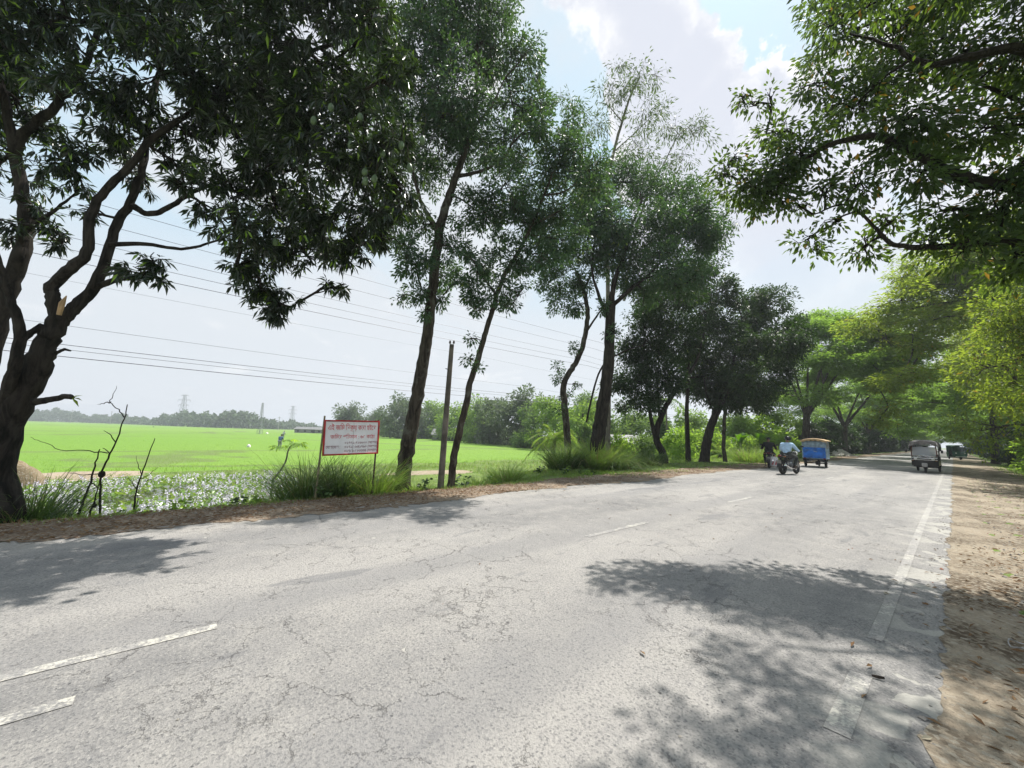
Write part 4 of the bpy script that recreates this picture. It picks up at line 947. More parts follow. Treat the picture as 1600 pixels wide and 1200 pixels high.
bs = [(1000, 27, 1.6, 2.2, L_VILL, 'round dark green bush under the forked dark tree'), (965, 24, 1.5, 1.9, L_BUSH, 'light green bush right of the grass clumps'), (1060, 33, 2.2, 3.2, L_BUSH, 'light green bush seen between the forked and slim dark trunks'),
      (1090, 36, 2.2, 2.8, L_VILLB, 'pale bush behind the stout dark trunk'), (1125, 36, 2.4, 3.6, L_BUSH, 'yellow green bush behind the young pale trunk'), (1150, 40, 2.6, 5.0, L_VILLB, 'tall pale green bush left of the banana plants'),
      (1185, 42, 3.0, 6.2, L_BUSH, 'big light green bush mass above the parked looking rider'), (1218, 45, 3.0, 5.6, L_VILLB, 'light green bush left of the umbrella rain tree'), (1236, 47, 2.4, 4.2, L_BUSH, 'green bush behind the rider in the pale blue shirt'),
      (1165, 33, 1.5, 1.9, L_BUSH, 'fresh green weed bush at the road edge behind the dark rider'), (1205, 34, 1.5, 2.0, L_BUSH, 'fresh green weed bush between the two motorcycles'), (1240, 37, 1.4, 1.6, L_BUSH, 'low weed bush left of the blue van'),
      (1030, 44, 3.0, 5.2, L_VILL, 'dark leafy bush far behind the forked dark tree'), (1075, 50, 3.4, 6.5, L_VILLB, 'tall pale bush far behind the slim dark trunk'), (1120, 52, 3.2, 6.0, L_VILL, 'green bush far behind the stout dark trunk')]
for i, (px, z, r, h, lm, lab) in enumerate(bs):
    bushy('roadside_bush', lab, 'bush', pz(px, z), r, h, 140 + i, lm, BARK, 24, nb=14, group=GB, low=.12, tr=.06)
# dark thicket under the far rain trees, both sides; and the right verge
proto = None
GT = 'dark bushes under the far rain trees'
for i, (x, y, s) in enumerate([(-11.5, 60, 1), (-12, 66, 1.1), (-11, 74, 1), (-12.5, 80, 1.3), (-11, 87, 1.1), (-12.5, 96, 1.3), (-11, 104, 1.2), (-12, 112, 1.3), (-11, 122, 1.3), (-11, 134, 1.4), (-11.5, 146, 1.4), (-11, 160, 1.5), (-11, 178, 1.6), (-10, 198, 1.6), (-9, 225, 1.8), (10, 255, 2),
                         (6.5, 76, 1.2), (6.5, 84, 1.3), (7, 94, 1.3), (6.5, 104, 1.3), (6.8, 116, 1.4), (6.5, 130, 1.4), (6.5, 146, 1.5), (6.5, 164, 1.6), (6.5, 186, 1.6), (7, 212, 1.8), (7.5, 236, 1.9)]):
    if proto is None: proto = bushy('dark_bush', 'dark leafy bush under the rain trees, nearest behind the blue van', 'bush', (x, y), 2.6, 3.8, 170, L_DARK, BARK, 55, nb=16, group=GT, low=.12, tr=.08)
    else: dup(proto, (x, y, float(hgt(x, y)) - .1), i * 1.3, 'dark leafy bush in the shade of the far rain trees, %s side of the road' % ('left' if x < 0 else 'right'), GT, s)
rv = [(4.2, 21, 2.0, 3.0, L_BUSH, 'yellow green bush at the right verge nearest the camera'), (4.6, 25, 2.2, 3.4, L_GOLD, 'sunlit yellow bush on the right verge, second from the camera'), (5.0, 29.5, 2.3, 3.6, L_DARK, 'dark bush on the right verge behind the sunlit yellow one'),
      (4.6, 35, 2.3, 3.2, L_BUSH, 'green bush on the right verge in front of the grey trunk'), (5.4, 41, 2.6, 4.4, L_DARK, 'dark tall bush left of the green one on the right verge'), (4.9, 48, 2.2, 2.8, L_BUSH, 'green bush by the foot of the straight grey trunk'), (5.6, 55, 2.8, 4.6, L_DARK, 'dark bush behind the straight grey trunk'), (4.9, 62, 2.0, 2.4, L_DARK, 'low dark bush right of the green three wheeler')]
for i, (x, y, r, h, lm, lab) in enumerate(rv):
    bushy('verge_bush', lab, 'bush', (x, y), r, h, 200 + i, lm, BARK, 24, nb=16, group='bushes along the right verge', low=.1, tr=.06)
# far tree line
g = np.random.default_rng(77); Vs = []
k = 32000
px = g.uniform(-420, 640, k); zb = 430 + 90 * np.sin(px * .013) + g.uniform(-25, 45, k)
prof = 11 + 3 * np.sin(px * .021) + 2.2 * np.sin(px * .067 + 1) + 1.6 * np.sin(px * .19 + 2) + 1.2 * np.sin(px * .41)
prof = prof * np.where(px > 330, np.clip(1 - (px - 330) / 360, .45, 1), 1)
far = at(0, 0, 1)
P_ = EYE + zb[:, None] * (F_ * [1, 1, 0] + R_ * [1, 1, 0] * ((px - 800) / 600)[:, None])
P_[:, 2] = -1.0 + prof * g.uniform(0, 1, k) ** .7
V, T = leaves(P_, rdir(k), rdir(k), g.uniform(2.2, 4.2, k), g.uniform(1.4, 2.6, k), .1)
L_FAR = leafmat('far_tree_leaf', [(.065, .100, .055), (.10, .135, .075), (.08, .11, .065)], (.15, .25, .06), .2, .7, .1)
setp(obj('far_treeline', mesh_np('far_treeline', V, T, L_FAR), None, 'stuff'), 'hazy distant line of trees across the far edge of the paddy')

# ------------------------------------------------------------------ tall grass clumps
def clump(lab, c, n, h, spread, seed, m_=G_BLADE, droop=.5, w=.014, group='tall grass clumps on the roadside bank'):
    global rng
    g = rng = np.random.default_rng(seed); base = np.array([c[0], c[1], float(hgt(c[0], c[1])) - .03])
    a = g.uniform(0, 2 * PI, n); r = g.uniform(0, 1, n) ** .6 * spread
    p_ = np.stack([r * np.cos(a), r * np.sin(a), np.zeros(n)], 1)
    p_[:, 2] = hgt(base[0] + p_[:, 0], base[1] + p_[:, 1]) - base[2] - .02
    d_ = unit(np.stack([np.cos(a) * r / spread * .55, np.sin(a) * r / spread * .55, np.ones(n)], 1) + g.normal(0, .16, (n, 3)))
    V, T = blades(p_, d_, h * g.uniform(.45, 1.1, n), w * g.uniform(.7, 1.3, n), droop * g.uniform(.2, 1.4, n), 4)
    o = obj('grass_clump', mesh_np('grass_clump', V, T, m_)); o.location = Vector(base); setp(o, lab, 'grass', group); return o
def clump_px(lab, px, py, z, n, h, spread, seed, **kw):
    p_ = at(px, py, z); return clump(lab, (p_[0], p_[1]), n, h, spread, seed, **kw)
clump_px('dark tall grass clump at the left post of the red framed sign', 478, 770, 8.9, 700, 1.6, .42, 301, m_=G_DARK, droop=.6)
clump_px('dense dark grass clump directly under the red framed sign', 528, 764, 9.3, 800, 1.4, .42, 302, m_=G_DARK, droop=.5)
clump_px('green grass clump at the right post of the red framed sign', 585, 758, 9.7, 800, 1.4, .42, 303, droop=.7)
clump_px('drooping grass clump left of the sign on the pond bank', 448, 772, 9.4, 450, 1.3, .38, 304, m_=G_DARK, droop=.8)
clump_px('sparse tall grass clump at the foot of the mango trunk', 52, 806, 6.3, 420, 1.25, .40, 305, m_=G_DARK, droop=.55)
clump_px('low dark grass clump at the left edge below the mango trunk', 22, 815, 5.9, 500, .55, .40, 306, m_=G_DARK, droop=.7)
clump_px('thin grass clump right of the mango trunk with long bent blades', 92, 800, 6.9, 160, .95, .35, 307, droop=.8)
clump_px('large arching grass clump around the thick dark trunk', 925, 738, 17.2, 1700, 1.8, .75, 308, droop=.75, w=.022)
clump_px('large dark grass clump left of the thick dark trunk', 882, 738, 16.8, 1200, 1.55, .62, 309, m_=G_DARK, droop=.6, w=.022)
clump_px('pale drooping grass clump right of the thick dark trunk', 958, 734, 17.8, 1200, 1.45, .7, 310, droop=.95, w=.022)
clump_px('low grass clump between the leaning tree and the date palm', 790, 748, 13.5, 600, .95, .5, 311, droop=.6, w=.016)
clump_px('dark grass clump left of the forked dark tree', 1012, 728, 21.5, 700, 1.3, .8, 312, m_=G_DARK, droop=.7, w=.024)
clump_px('sunlit grass clump at the road edge behind the dark rider', 1172, 722, 27.0, 900, 1.5, 1.0, 313, m_=G_BLADE, droop=.5, w=.028)
clump_px('sunlit grass clump further along beside the motorcycles', 1208, 718, 31.0, 900, 1.6, 1.1, 314, m_=G_BLADE, droop=.5, w=.03)
clump_px('small grass clump on the bank beside the tall trunk', 652, 752, 10.6, 260, .45, .35, 315, droop=.6)
clump_px('small grass clump left of the leaning pole', 748, 752, 12.0, 320, .5, .45, 316, droop=.6)
# broad leaved weeds
def weed(lab, px, py, z, n, L, h, seed, lm=L_BUSH):
    global rng
    g = rng = np.random.default_rng(seed); b = ground_at(px, py, z); t = thing('weed', lab, 'plant', b, 0, 'leafy weeds on the roadside bank')
    a = g.uniform(0, 2 * PI, n); e = np.stack([np.cos(a) * .5, np.sin(a) * .5, g.uniform(.5, 1.2, n)], 1) * h * g.uniform(.5, 1, n)[:, None]
    V, T = sticks(np.zeros((n, 3)), e, .006, .004, 4); obj('stem', mesh_np('stem', V, T, lm, True), t)
    q = 4; pos = np.repeat(e, q, 0) + g.normal(0, .04, (n * q, 3)); V, T = leaves(pos, rdir(n * q, -.3, .5), rdir(n * q, .3, 1), L * g.uniform(.7, 1.2, n * q), L * .55, .15, .15, True)
    obj('leaves', mesh_np('leaves', V, T, lm), t, 'stuff')
weed('low broad leaved weed by the pond right of the dry stalks', 270, 790, 8.2, 9, .15, .32, 331)
weed('pale leafy weed at the pond edge further right of the dry stalks', 312, 788, 8.6, 7, .14, .28, 332, L_DARK)
weed('dark leafy weed at the foot of the tall trunk', 668, 752, 10.4, 9, .15, .35, 333, L_DARK)
weed('dark leafy weed between the pole and the leaning tree', 726, 752, 10.6, 7, .12, .3, 334, L_DARK)
weed('dark weed in front of the young date palm', 842, 743, 15.5, 8, .16, .4, 335, L_DARK)
weed('weed among the grass under the sign', 552, 770, 9.0, 7, .13, .3, 336)
weed('leafy weed right of the leaning tree by the road', 770, 748, 12.2, 9, .14, .4, 337)
weed('leafy weed at the foot of the dry stalks', 190, 800, 7.4, 7, .1, .22, 338, L_DARK)
gw = np.random.default_rng(360)
for i in range(16):
    yy = gw.uniform(-3, 13); xx = gw.uniform(-10.3, -8.9); b_ = np.array([xx, yy, 0.]); dz = depth(b_); v_ = b_ - EYE
    px_ = 800 + 600 * (v_ @ R_) / dz; py_ = 600 - 600 * (v_ @ U_) / dz
    weed('small broad leaved weed in the short grass along the pond bank', px_, py_, dz, int(gw.integers(5, 11)), gw.uniform(.07, .14), gw.uniform(.12, .34), 370 + i, (L_BUSH, L_DARK, L_VILL)[i % 3])
# young papaya-like sapling left of the sign
def sapling():
    global rng
    g = rng = np.random.default_rng(341); z = 10.4
    b = ground_at(424, 752, z); t = thing('young_sapling', 'young sapling with bent thin stem and drooping lime green leaves, left of the sign', 'sapling', b)
    P_ = catmull(W3([(424, 752), (436, 738), (446, 722), (450, 705), (454, 697)], z), 4); P_[0] = b
    q = MB(); q.tube(P_, list(np.linspace(.03, .014, len(P_))), 7); q.build('stem', BARK_PALE, t, off=b)
    lv = []
    for i in range(11):
        a = 2 * PI * i / 11 + g.uniform(-.2, .2); s0 = P_[-1 - (i % 5)]; e = s0 + np.array([math.cos(a) * .34, math.sin(a) * .34, g.uniform(-.02, .22)])
        lv.append(sticks(s0[None], e[None], .005, .003, 4))
        pos = np.repeat(e[None], 9, 0); th = np.linspace(-1.6, 1.6, 9) + a
        d_ = np.stack([np.cos(th), np.sin(th), g.uniform(-.5, .1, 9)], 1)
        lv.append(leaves(pos, d_, np.tile([[0, 0, 1.]], (9, 1)), g.uniform(.14, .24, 9), .045, .3, .15, True))
    V, T = join(lv); obj('leaves', mesh_np('leaves', V - b, T, L_BUSH), t, 'stuff')
sapling()
# dry stalks by the pond
M_DEAD = bark('dead_wood', (.016, .012, .010), (.055, .042, .034), 12)
def stalk(lab, main, sides, r0, z, extra=()):
    b = ground_at(main[0][0], main[0][1], z); t = thing('dry_stalk', lab, 'dry stalk', b, 0, 'dry stalks at the pond edge')
    P_ = catmull(W3(main, z), 4); P_[0] = b; P_[1:-1] += rng.normal(0, .006, (len(P_) - 2, 3))
    q = MB(); q.tube(P_, list(np.linspace(r0, r0 * .35, len(P_))), 7); q.build('stem', M_DEAD, t, off=b)
    for s in sides:
        S = catmull(W3(s, z, z + rng.uniform(-.3, .3)), 4); S[1:-1] += rng.normal(0, .008, (len(S) - 2, 3))
        q = MB(); q.tube(S, list(np.linspace(r0 * .5, r0 * .14, len(S))), 5); q.build('twig', M_DEAD, t, off=b)
    for (px, py, r) in extra:
        c = at(px, py, z); q = MB(); q.lathe([(.3 * r, -1.3 * r), (.9 * r, -.7 * r), (r, .1 * r), (.8 * r, .9 * r), (.3 * r, 1.2 * r)], tuple(c - b), 'z', 8); q.build('knot', M_DEAD, t)
stalk('tallest dry forked stalk with a dark knot, by the pond', [(158, 802), (156, 770), (160, 735), (172, 710), (184, 685), (194, 655), (199, 632)],
      [[(194, 652), (184, 640), (173, 628), (178, 616), (182, 603)], [(173, 628), (162, 630), (152, 632)], [(168, 708), (130, 704), (95, 702), (65, 690), (48, 683)], [(172, 710), (166, 702), (160, 700)], [(180, 690), (172, 678), (162, 673)], [(157, 740), (130, 742), (105, 738)]], .020, 7.0, ((159, 741, .05), (148, 790, .03)))
stalk('dark leaning dry stalk left of the tallest one', [(120, 808), (130, 782), (142, 752), (150, 722), (156, 702)], [[(128, 786), (118, 782), (109, 778)], [(142, 752), (150, 760), (156, 765)]], .022, 6.7)
stalk('short dry stalk leaning against the tallest one', [(140, 806), (148, 780), (155, 755)], [[(148, 785), (142, 792), (138, 795)]], .018, 6.9)
stalk('single slanting dry stalk right of the forked one, beside the pond', [(208, 798), (213, 770), (221, 742), (232, 710), (242, 685)], [[(222, 742), (216, 728), (213, 712)], [(215, 765), (205, 752), (198, 748)], [(220, 748), (232, 742), (246, 730)], [(212, 798), (216, 775), (220, 750)], [(226, 752), (240, 748), (250, 745)]], .018, 7.4)
# date palm
def palm(lab, px, py, z, h, n, L, seed, name='date_palm', stub=True, lm=G_BLADE):
    global rng
    g = rng = np.random.default_rng(seed); b = ground_at(px, py, z); t = thing(name, lab, 'palm', b)
    top = np.array([.25, .15, h]); q = MB(); P_ = catmull([np.zeros(3), np.array([.14, .06, h * .4]), top], 5); q.tube(P_, list(np.linspace(.15, .12, len(P_))), 9); q.build('trunk', BARK, t)
    for i in range(n):
        a = 2 * PI * i / n * 2.4; el = g.uniform(-.1, 1.25); f = np.array([math.cos(a), math.sin(a), 0]); u = np.linspace(0, 1, 15)[:, None]
        C_ = top + f * L * u * math.cos(el) + np.array([0, 0, 1]) * L * (u * math.sin(el) - u ** 2.2 * (.42 + .25 * math.cos(el)))
        rib = polysticks(C_, .016, .004, 4)
        tg = unit(np.gradient(C_, axis=0)); sd = unit(np.cross(tg, [0, 0, 1.])); prt = [rib]
        for s in (-1, 1):
            uu = np.linspace(.12, 1, 34); ii = uu * 14; i0 = ii.astype(int).clip(0, 13); w_ = (ii - i0)[:, None]
            pos = C_[i0] * (1 - w_) + C_[i0 + 1] * w_
            d_ = unit(sd[i0] * s + tg[i0] * .7 + g.normal(0, .1, (34, 3)) - [0, 0, .15])
            prt.append(leaves(pos, d_, np.tile([[0, 0, 1.]], (34, 1)), .42 * np.sin(uu * PI * .8 + .35) + .06, .034, .12, .3))
        V, T = join(prt); obj('frond', mesh_np('frond', V, T, lm), t)
palm('young date palm with pale arching fronds beside the crooked thin tree', 858, 736, 22.5, 2.1, 22, 1.9, 351)
palm('small palm with pale fronds under the stout dark tree', 1120, 712, 33, .6, 10, 2.0, 352, 'small_palm')
# pale slim areca trunks behind the bushes
for i, (px, z, h) in enumerate(((1162, 48, 9.0), (1170, 52, 8), (1042, 40, 6.5))):
    b = ground_at(px, 712, z); t = thing('areca_palm', ('slim areca palm with pale trunk left of the banana plants', 'second areca palm trunk just right of the paler one', 'slim pale areca palm trunk behind the forked dark tree')[i], 'palm', b)
    q = MB(); q.tube([(0, 0, 0), (.05, 0, h * .5), (0, .05, h)], [.11, .09, .08], 8); q.build('trunk', BARK_PALE, t)
    prt = []
    for j in range(9):
        a = j * .7; f = np.array([math.cos(a), math.sin(a), 0]); u = np.linspace(0, 1, 9)[:, None]; C_ = np.array([0, 0, h]) + f * 1.7 * u + np.array([0, 0, 1.]) * (1.2 * u - 1.9 * u ** 2)
        prt.append(polysticks(C_, .02, .006, 3)); tg = unit(np.gradient(C_, axis=0)); sd = np.cross(tg, [0, 0, 1.])
        for s in (-1, 1): prt.append(leaves(np.repeat(C_[1:], 2, 0), np.repeat(sd[1:] * s + tg[1:] * .6, 2, 0) + rdir(16) * .2, np.tile([[0, 0, 1.]], (16, 1)), .5, .07, .2))
    V, T = join(prt); obj('fronds', mesh_np('fronds', V, T, L_VILL), t)
# banana plants
def banana(lab, px, py, z, n, L, seed):
    g = np.random.default_rng(seed); b = ground_at(px, py, z); t = thing('banana_plant', lab, 'plant', b, 0, 'banana plants behind the motorcycles')
    q = MB(); q.tube([(0, 0, 0), (.02, 0, .8), (0, 0, 1.5)], [.13, .11, .07], 9); q.build('stem', solid('banana_stem', (.17, .22, .07), .6) if 'banana_stem' not in bpy.data.materials else bpy.data.materials['banana_stem'], t)
    for i in range(n):
        a = 2.4 * i + g.uniform(-.3, .3); el = g.uniform(.5, 1.3); f = np.array([math.cos(a), math.sin(a), 0]); sd = np.array([-math.sin(a), math.cos(a), 0])
        u = np.linspace(0, 1, 10); row = []
        for s in (-1, -.5, 0, .5, 1):
            pts = []
            for uu in u:
                c = np.array([0, 0, 1.4]) + f * L * uu * math.cos(el) + np.array([0, 0, 1.]) * L * (uu * math.sin(el) - .55 * uu ** 2.4)
                pts.append(c + sd * s * .24 * math.sin(PI * min(1, .08 + uu * .94)) ** .6 + np.array([0, 0, 1.]) * abs(s) * .05)
            row.append(pts)
        q = MB(); q.sheet(row, .004); q.build('leaf', L_BUSH, t)
banana('banana plant with one upright lit leaf, behind the dark rider', 1188, 716, 34, 7, 2.0, 361)
banana('banana plant with wide drooping leaves, left of the dark rider', 1158, 718, 32, 7, 1.9, 362)

# ------------------------------------------------------------------ leaning pole, wires
M_POLE = solid('weathered_concrete_pole', (.155, .135, .115), .85, var=.35, scale=3, bump=.3)
M_CER = solid('insulator_ceramic', (.10, .06, .05), .3)
b = ground_at(688, 756, 10.5); pt = W3([(688, 756), (706, 538)], 10.5); t = thing('utility_pole', 'bare weathered utility pole leaning right, with two small insulators on top', 'pole', b)
q = MB(); q.tube([b - [0, 0, .3], (b + pt[1]) / 2, pt[1]], [pr(10.5, 690, 10.5), pr(9, 690, 10.5), pr(7, 690, 10.5)], 10); q.build('post', M_POLE, t, off=b)
for s in (-1, 1):
    c = pt[1] - b + R_ * .052 * s - [0, 0, .03]; q = MB(); q.tube([c - [0, 0, .06], c + [0, 0, .06]], .008, 6); q.lathe([(.018, .05), (.032, .06), (.034, .08), (.02, .09), (.026, .105), (.022, .13), (.006, .135)], tuple(c), 'z', 10); q.build('insulator', M_CER, t)
c = at(700, 577, 10.42) - b; q = MB(); q.tube([c, c - R_ * .07 + [0, 0, .02]], .012, 6); q.build('hook', DKMETAL, t)
M_WIRE = solid('wire_metal', (.10, .10, .115), .5, .3)
def wire(lab, px, py, X, r, sag=.0, group='overhead wires crossing the field side of the road'):
    p0 = onx(px, py, X); pts = []
    span = 46.0; y0 = p0[1]
    def sg(y): f = ((y - 22) / span) % 1.0; return sag * 4 * f * (f - 1)
    for y in np.arange(-70, 210, 4.0): pts.append((X, y, p0[2] + sg(y) - sg(y0)))
    q = MB(); q.tube(pts, r * .75, 5); o = q.build('overhead_wire', M_WIRE); setp(o, lab, 'wire', group)
wl = [(380, 547, -24, .010, 'thin overhead wire, highest of the low flat set over the field'), (380, 571, -19, .013, 'overhead wire, upper of the close pair low over the field'), (380, 577, -19.4, .010, 'overhead wire, lower of the close pair low over the field'), (380, 586, -18, .015, 'thick overhead wire, lowest of all over the field'),
      (442, 502, -30, .009, 'faint overhead wire just above the low flat set'), (550, 500, -17, .013, 'overhead wire of the steep set, lowest'), (605, 500, -17.5, .011, 'overhead wire of the steep set, second from below'), (690, 507, -17, .010, 'overhead wire of the steep set, third from below'), (700, 490, -16.5, .010, 'overhead wire of the steep set, fourth from below'), (720, 478, -16, .010, 'overhead wire of the steep set, topmost')]
for px, py, X, r, lab in wl: wire(lab, px, py, X, r, .35 if X > -24 else .2)

# ------------------------------------------------------------------ sign board
M_WHITE = solid('sign_white', (.84, .81, .82), .5, var=.08, scale=2.5)
M_RED = solid('sign_red_paint', (.46, .02, .025), .5, var=.3)
M_INK = solid('sign_red_ink', (.62, .014, .035), .6, var=.1)
M_INK2 = solid('sign_dark_ink', (.20, .02, .05), .6, var=.1)
M_POST = solid('rusty_post', (.085, .05, .04), .8, var=.4, scale=12)
M_BAMBOO = solid('bamboo_post', (.26, .22, .13), .7, var=.3, scale=9)
SA = at(505, 657, 8.55); SB = at(592, 656.5, 9.45); SCc = at(505, 713, 8.55); SD = at(591, 708, 9.45)
ux = SB - SA; ux[2] *= .5; wv_ = np.linalg.norm(ux); ux /= wv_; hv_ = ((SA - SCc)[2] + (SB - SD)[2]) / 2; uz = unit(np.array([0, 0, 1.]) - ux * ux[2]); un = np.cross(ux, uz)   # un faces the road
ctr = (SA + SB + SCc + SD) / 4
sb = ground_at(545, 766, 9.0)
sg = thing('sale_sign', 'white land sale sign with red frame and red lettering on two posts in tall grass', 'sign', (ctr[0], ctr[1], sb[2]))
org = np.array([ctr[0], ctr[1], sb[2]]); SM = Matrix(((ux[0], un[0], uz[0], ctr[0] - org[0]), (ux[1], un[1], uz[1], ctr[1] - org[1]), (ux[2], un[2], uz[2], ctr[2] - org[2]), (0, 0, 0, 1)))
if un @ (EYE - ctr) < 0: FL = -1
else: FL = 1
q = MB(); q.box((0, 0, 0), (wv_ - .02, .012, hv_ - .02), M=SM); q.build('board', M_WHITE, sg, smooth=False)
q = MB(); fw = .035
for s in (-1, 1):
    q.box((0, FL * .008, s * (hv_ / 2 - fw / 2)), (wv_, .034, fw), bev=.004, M=SM); q.box((s * (wv_ / 2 - fw / 2), FL * .008, 0), (fw, .034, hv_ - 2 * fw), bev=.004, M=SM)
q.build('frame', M_RED, sg)
q = MB(); q.box((.02, FL * .0075, 0), (.006, .004, hv_ - .09), M=SM); q.build('seam', solid('sign_seam', (.55, .52, .50), .6), sg, smooth=False)
for s, px, py, mm, up in ((-1, 497, 772, M_BAMBOO, .09), (1, 586, 758, M_POST, .03)):
    top = np.array(SM @ Vector((s * (wv_ / 2 - .015), -FL * .03, hv_ / 2 + up))); foot = np.array([top[0], top[1], 0.0]) + (ux * (-.045 if s < 0 else -.02)) * [1, 1, 0]
    foot[2] = float(hgt(org[0] + foot[0], org[1] + foot[1])) - org[2] - .2
    q = MB(); q.tube([foot, (foot + top) / 2, top], [.024, .022, .02], 8); q.build('post', M_POST if s > 0 else M_BAMBOO, sg)
def text(body, size, x, z, mat_, align='CENTER', bold=0.0, sx=1.0):
    """flat letters: every outer contour filled by itself with the holes inside it (overlapping strokes stay solid)"""
    from mathutils.geometry import interpolate_bezier, tessellate_polygon
    cu = bpy.data.curves.new('lettering', 'FONT'); cu.body = body; cu.size = size; cu.align_x = align
    o = bpy.data.objects.new('lettering', cu); C.objects.link(o)
    dg = bpy.context.evaluated_depsgraph_get(); oe = o.evaluated_get(dg); cv = oe.to_curve(dg)
    loops = []
    for sp in cv.splines:
        if sp.type == 'BEZIER':
            b_ = list(sp.bezier_points); L_ = []
            for i in range(len(b_)):
                p, q_ = b_[i], b_[(i + 1) % len(b_)]
                straight = (p.handle_right - p.co).length < 1e-6 and (q_.handle_left - q_.co).length < 1e-6
                L_ += [p.co.copy()] if straight else interpolate_bezier(p.co, p.handle_right, q_.handle_left, q_.co, 5)[:-1]
        else: L_ = [Vector(p.co[:3]) for p in sp.points]
        pts = []
        for p in L_:
            if not pts or (p - pts[-1]).length > 1e-5: pts.append(Vector((p.x, p.y, 0)))
        if len(pts) > 2: loops.append(pts)
    oe.to_curve_clear(); bpy.data.objects.remove(o); bpy.data.curves.remove(cu)
    area = lambda P_: sum(P_[i].x * P_[(i + 1) % len(P_)].y - P_[(i + 1) % len(P_)].x * P_[i].y for i in range(len(P_))) / 2
    ar = [area(P_) for P_ in loops]; sgn = math.copysign(1, max(ar, key=abs))
    def inside(p, P_):
        c = False; j = len(P_) - 1
        for i in range(len(P_)):
            a, b = P_[i], P_[j]
            if (a.y > p.y) != (b.y > p.y) and p.x < (b.x - a.x) * (p.y - a.y) / (b.y - a.y) + a.x: c = not c
            j = i
        return c
    V = []; T = []; lay = 0
    for P_, a in zip(loops, ar):
        if any(b * a < 0 and abs(b) > abs(a) and sum(inside(p, Q) for p in P_) > len(P_) * .9 for Q, b in zip(loops, ar)): continue
        grp = [P_] + [Q for Q, b in zip(loops, ar) if b * a < 0 and sum(inside(p, P_) for p in Q) > len(Q) * .9 and abs(b) < abs(a)]
        base_ = len(V); lay = (lay + 1) % 5
        for G_ in grp: V += [(p.x, p.y, lay * .00025) for p in G_]
        T += [tuple(i + base_ for i in t_) for t_ in tessellate_polygon(grp)]
    V = np.array(V); a0 = V[:, 0].min(); a1 = V[:, 0].max()
    P_ = np.array([list(SM @ Vector((x + v[0] * sx, FL * (.0105 + v[2]), z + v[1]))) for v in V])
    return obj('lettering', mesh_np('lettering', P_, np.array(T), mat_), sg), (a1 - a0) * sx
def line(body, size, x, z, mat_, width, align='CENTER', bold=0.0):
    """lettering fitted to a given width, vowel signs in written order"""
    o, wd = text(body, size, 0, z, mat_, 'LEFT', bold)
    me = o.data; n = len(me.vertices); a = np.zeros(n * 3); me.vertices.foreach_get('co', a); a = a.reshape(-1, 3)
    Mi = np.array(SM.inverted()); Lc = a @ Mi[:3, :3].T + Mi[:3, 3]
    x0, x1 = Lc[:, 0].min(), Lc[:, 0].max(); k = width / (x1 - x0); Lc[:, 0] = (Lc[:, 0] - x0) * k + x - (width / 2 if align == 'CENTER' else 0)
    Ms = np.array(SM); me.vertices.foreach_set('co', (Lc @ Ms[:3, :3].T + Ms[:3, 3]).ravel()); me.update(); return o
W_, H_ = wv_, hv_
line('এই জিম িবকয় করা হইেব', H_ * .205, 0.0, H_ * .22, M_INK, W_ * .86, bold=.006)
q = MB(); cx = -.020 * W_
q.tube([(cx - .02 * W_, FL * .0105, H_ * .215), (cx, FL * .0105, H_ * .19), (cx + .03 * W_, FL * .0105, H_ * .185)], .0042, 5, M=SM); q.build('letter_stroke', M_INK, sg)
line('জিমর পিরমান : ৬৫ কাঠা', H_ * .155, 0.02, -H_ * .03, M_INK, W_ * .80, bold=.003)
line('০১৭৭১-৭২৬৬০০ (আপন)', H_ * .105, W_ * .17, -H_ * .185, M_INK2, W_ * .60)
line('েযাগােযাগ :', H_ * .115, -W_ * .33, -H_ * .305, M_INK2, W_ * .24)
line('০১৭১৫-৮৪১৭৯০ (আপন)', H_ * .105, W_ * .17, -H_ * .30, M_INK2, W_ * .60)
line('০১৭৫৯-৫০৩৩৩৪ (দালাল)', H_ * .105, W_ * .17, -H_ * .415, M_INK2, W_ * .60)

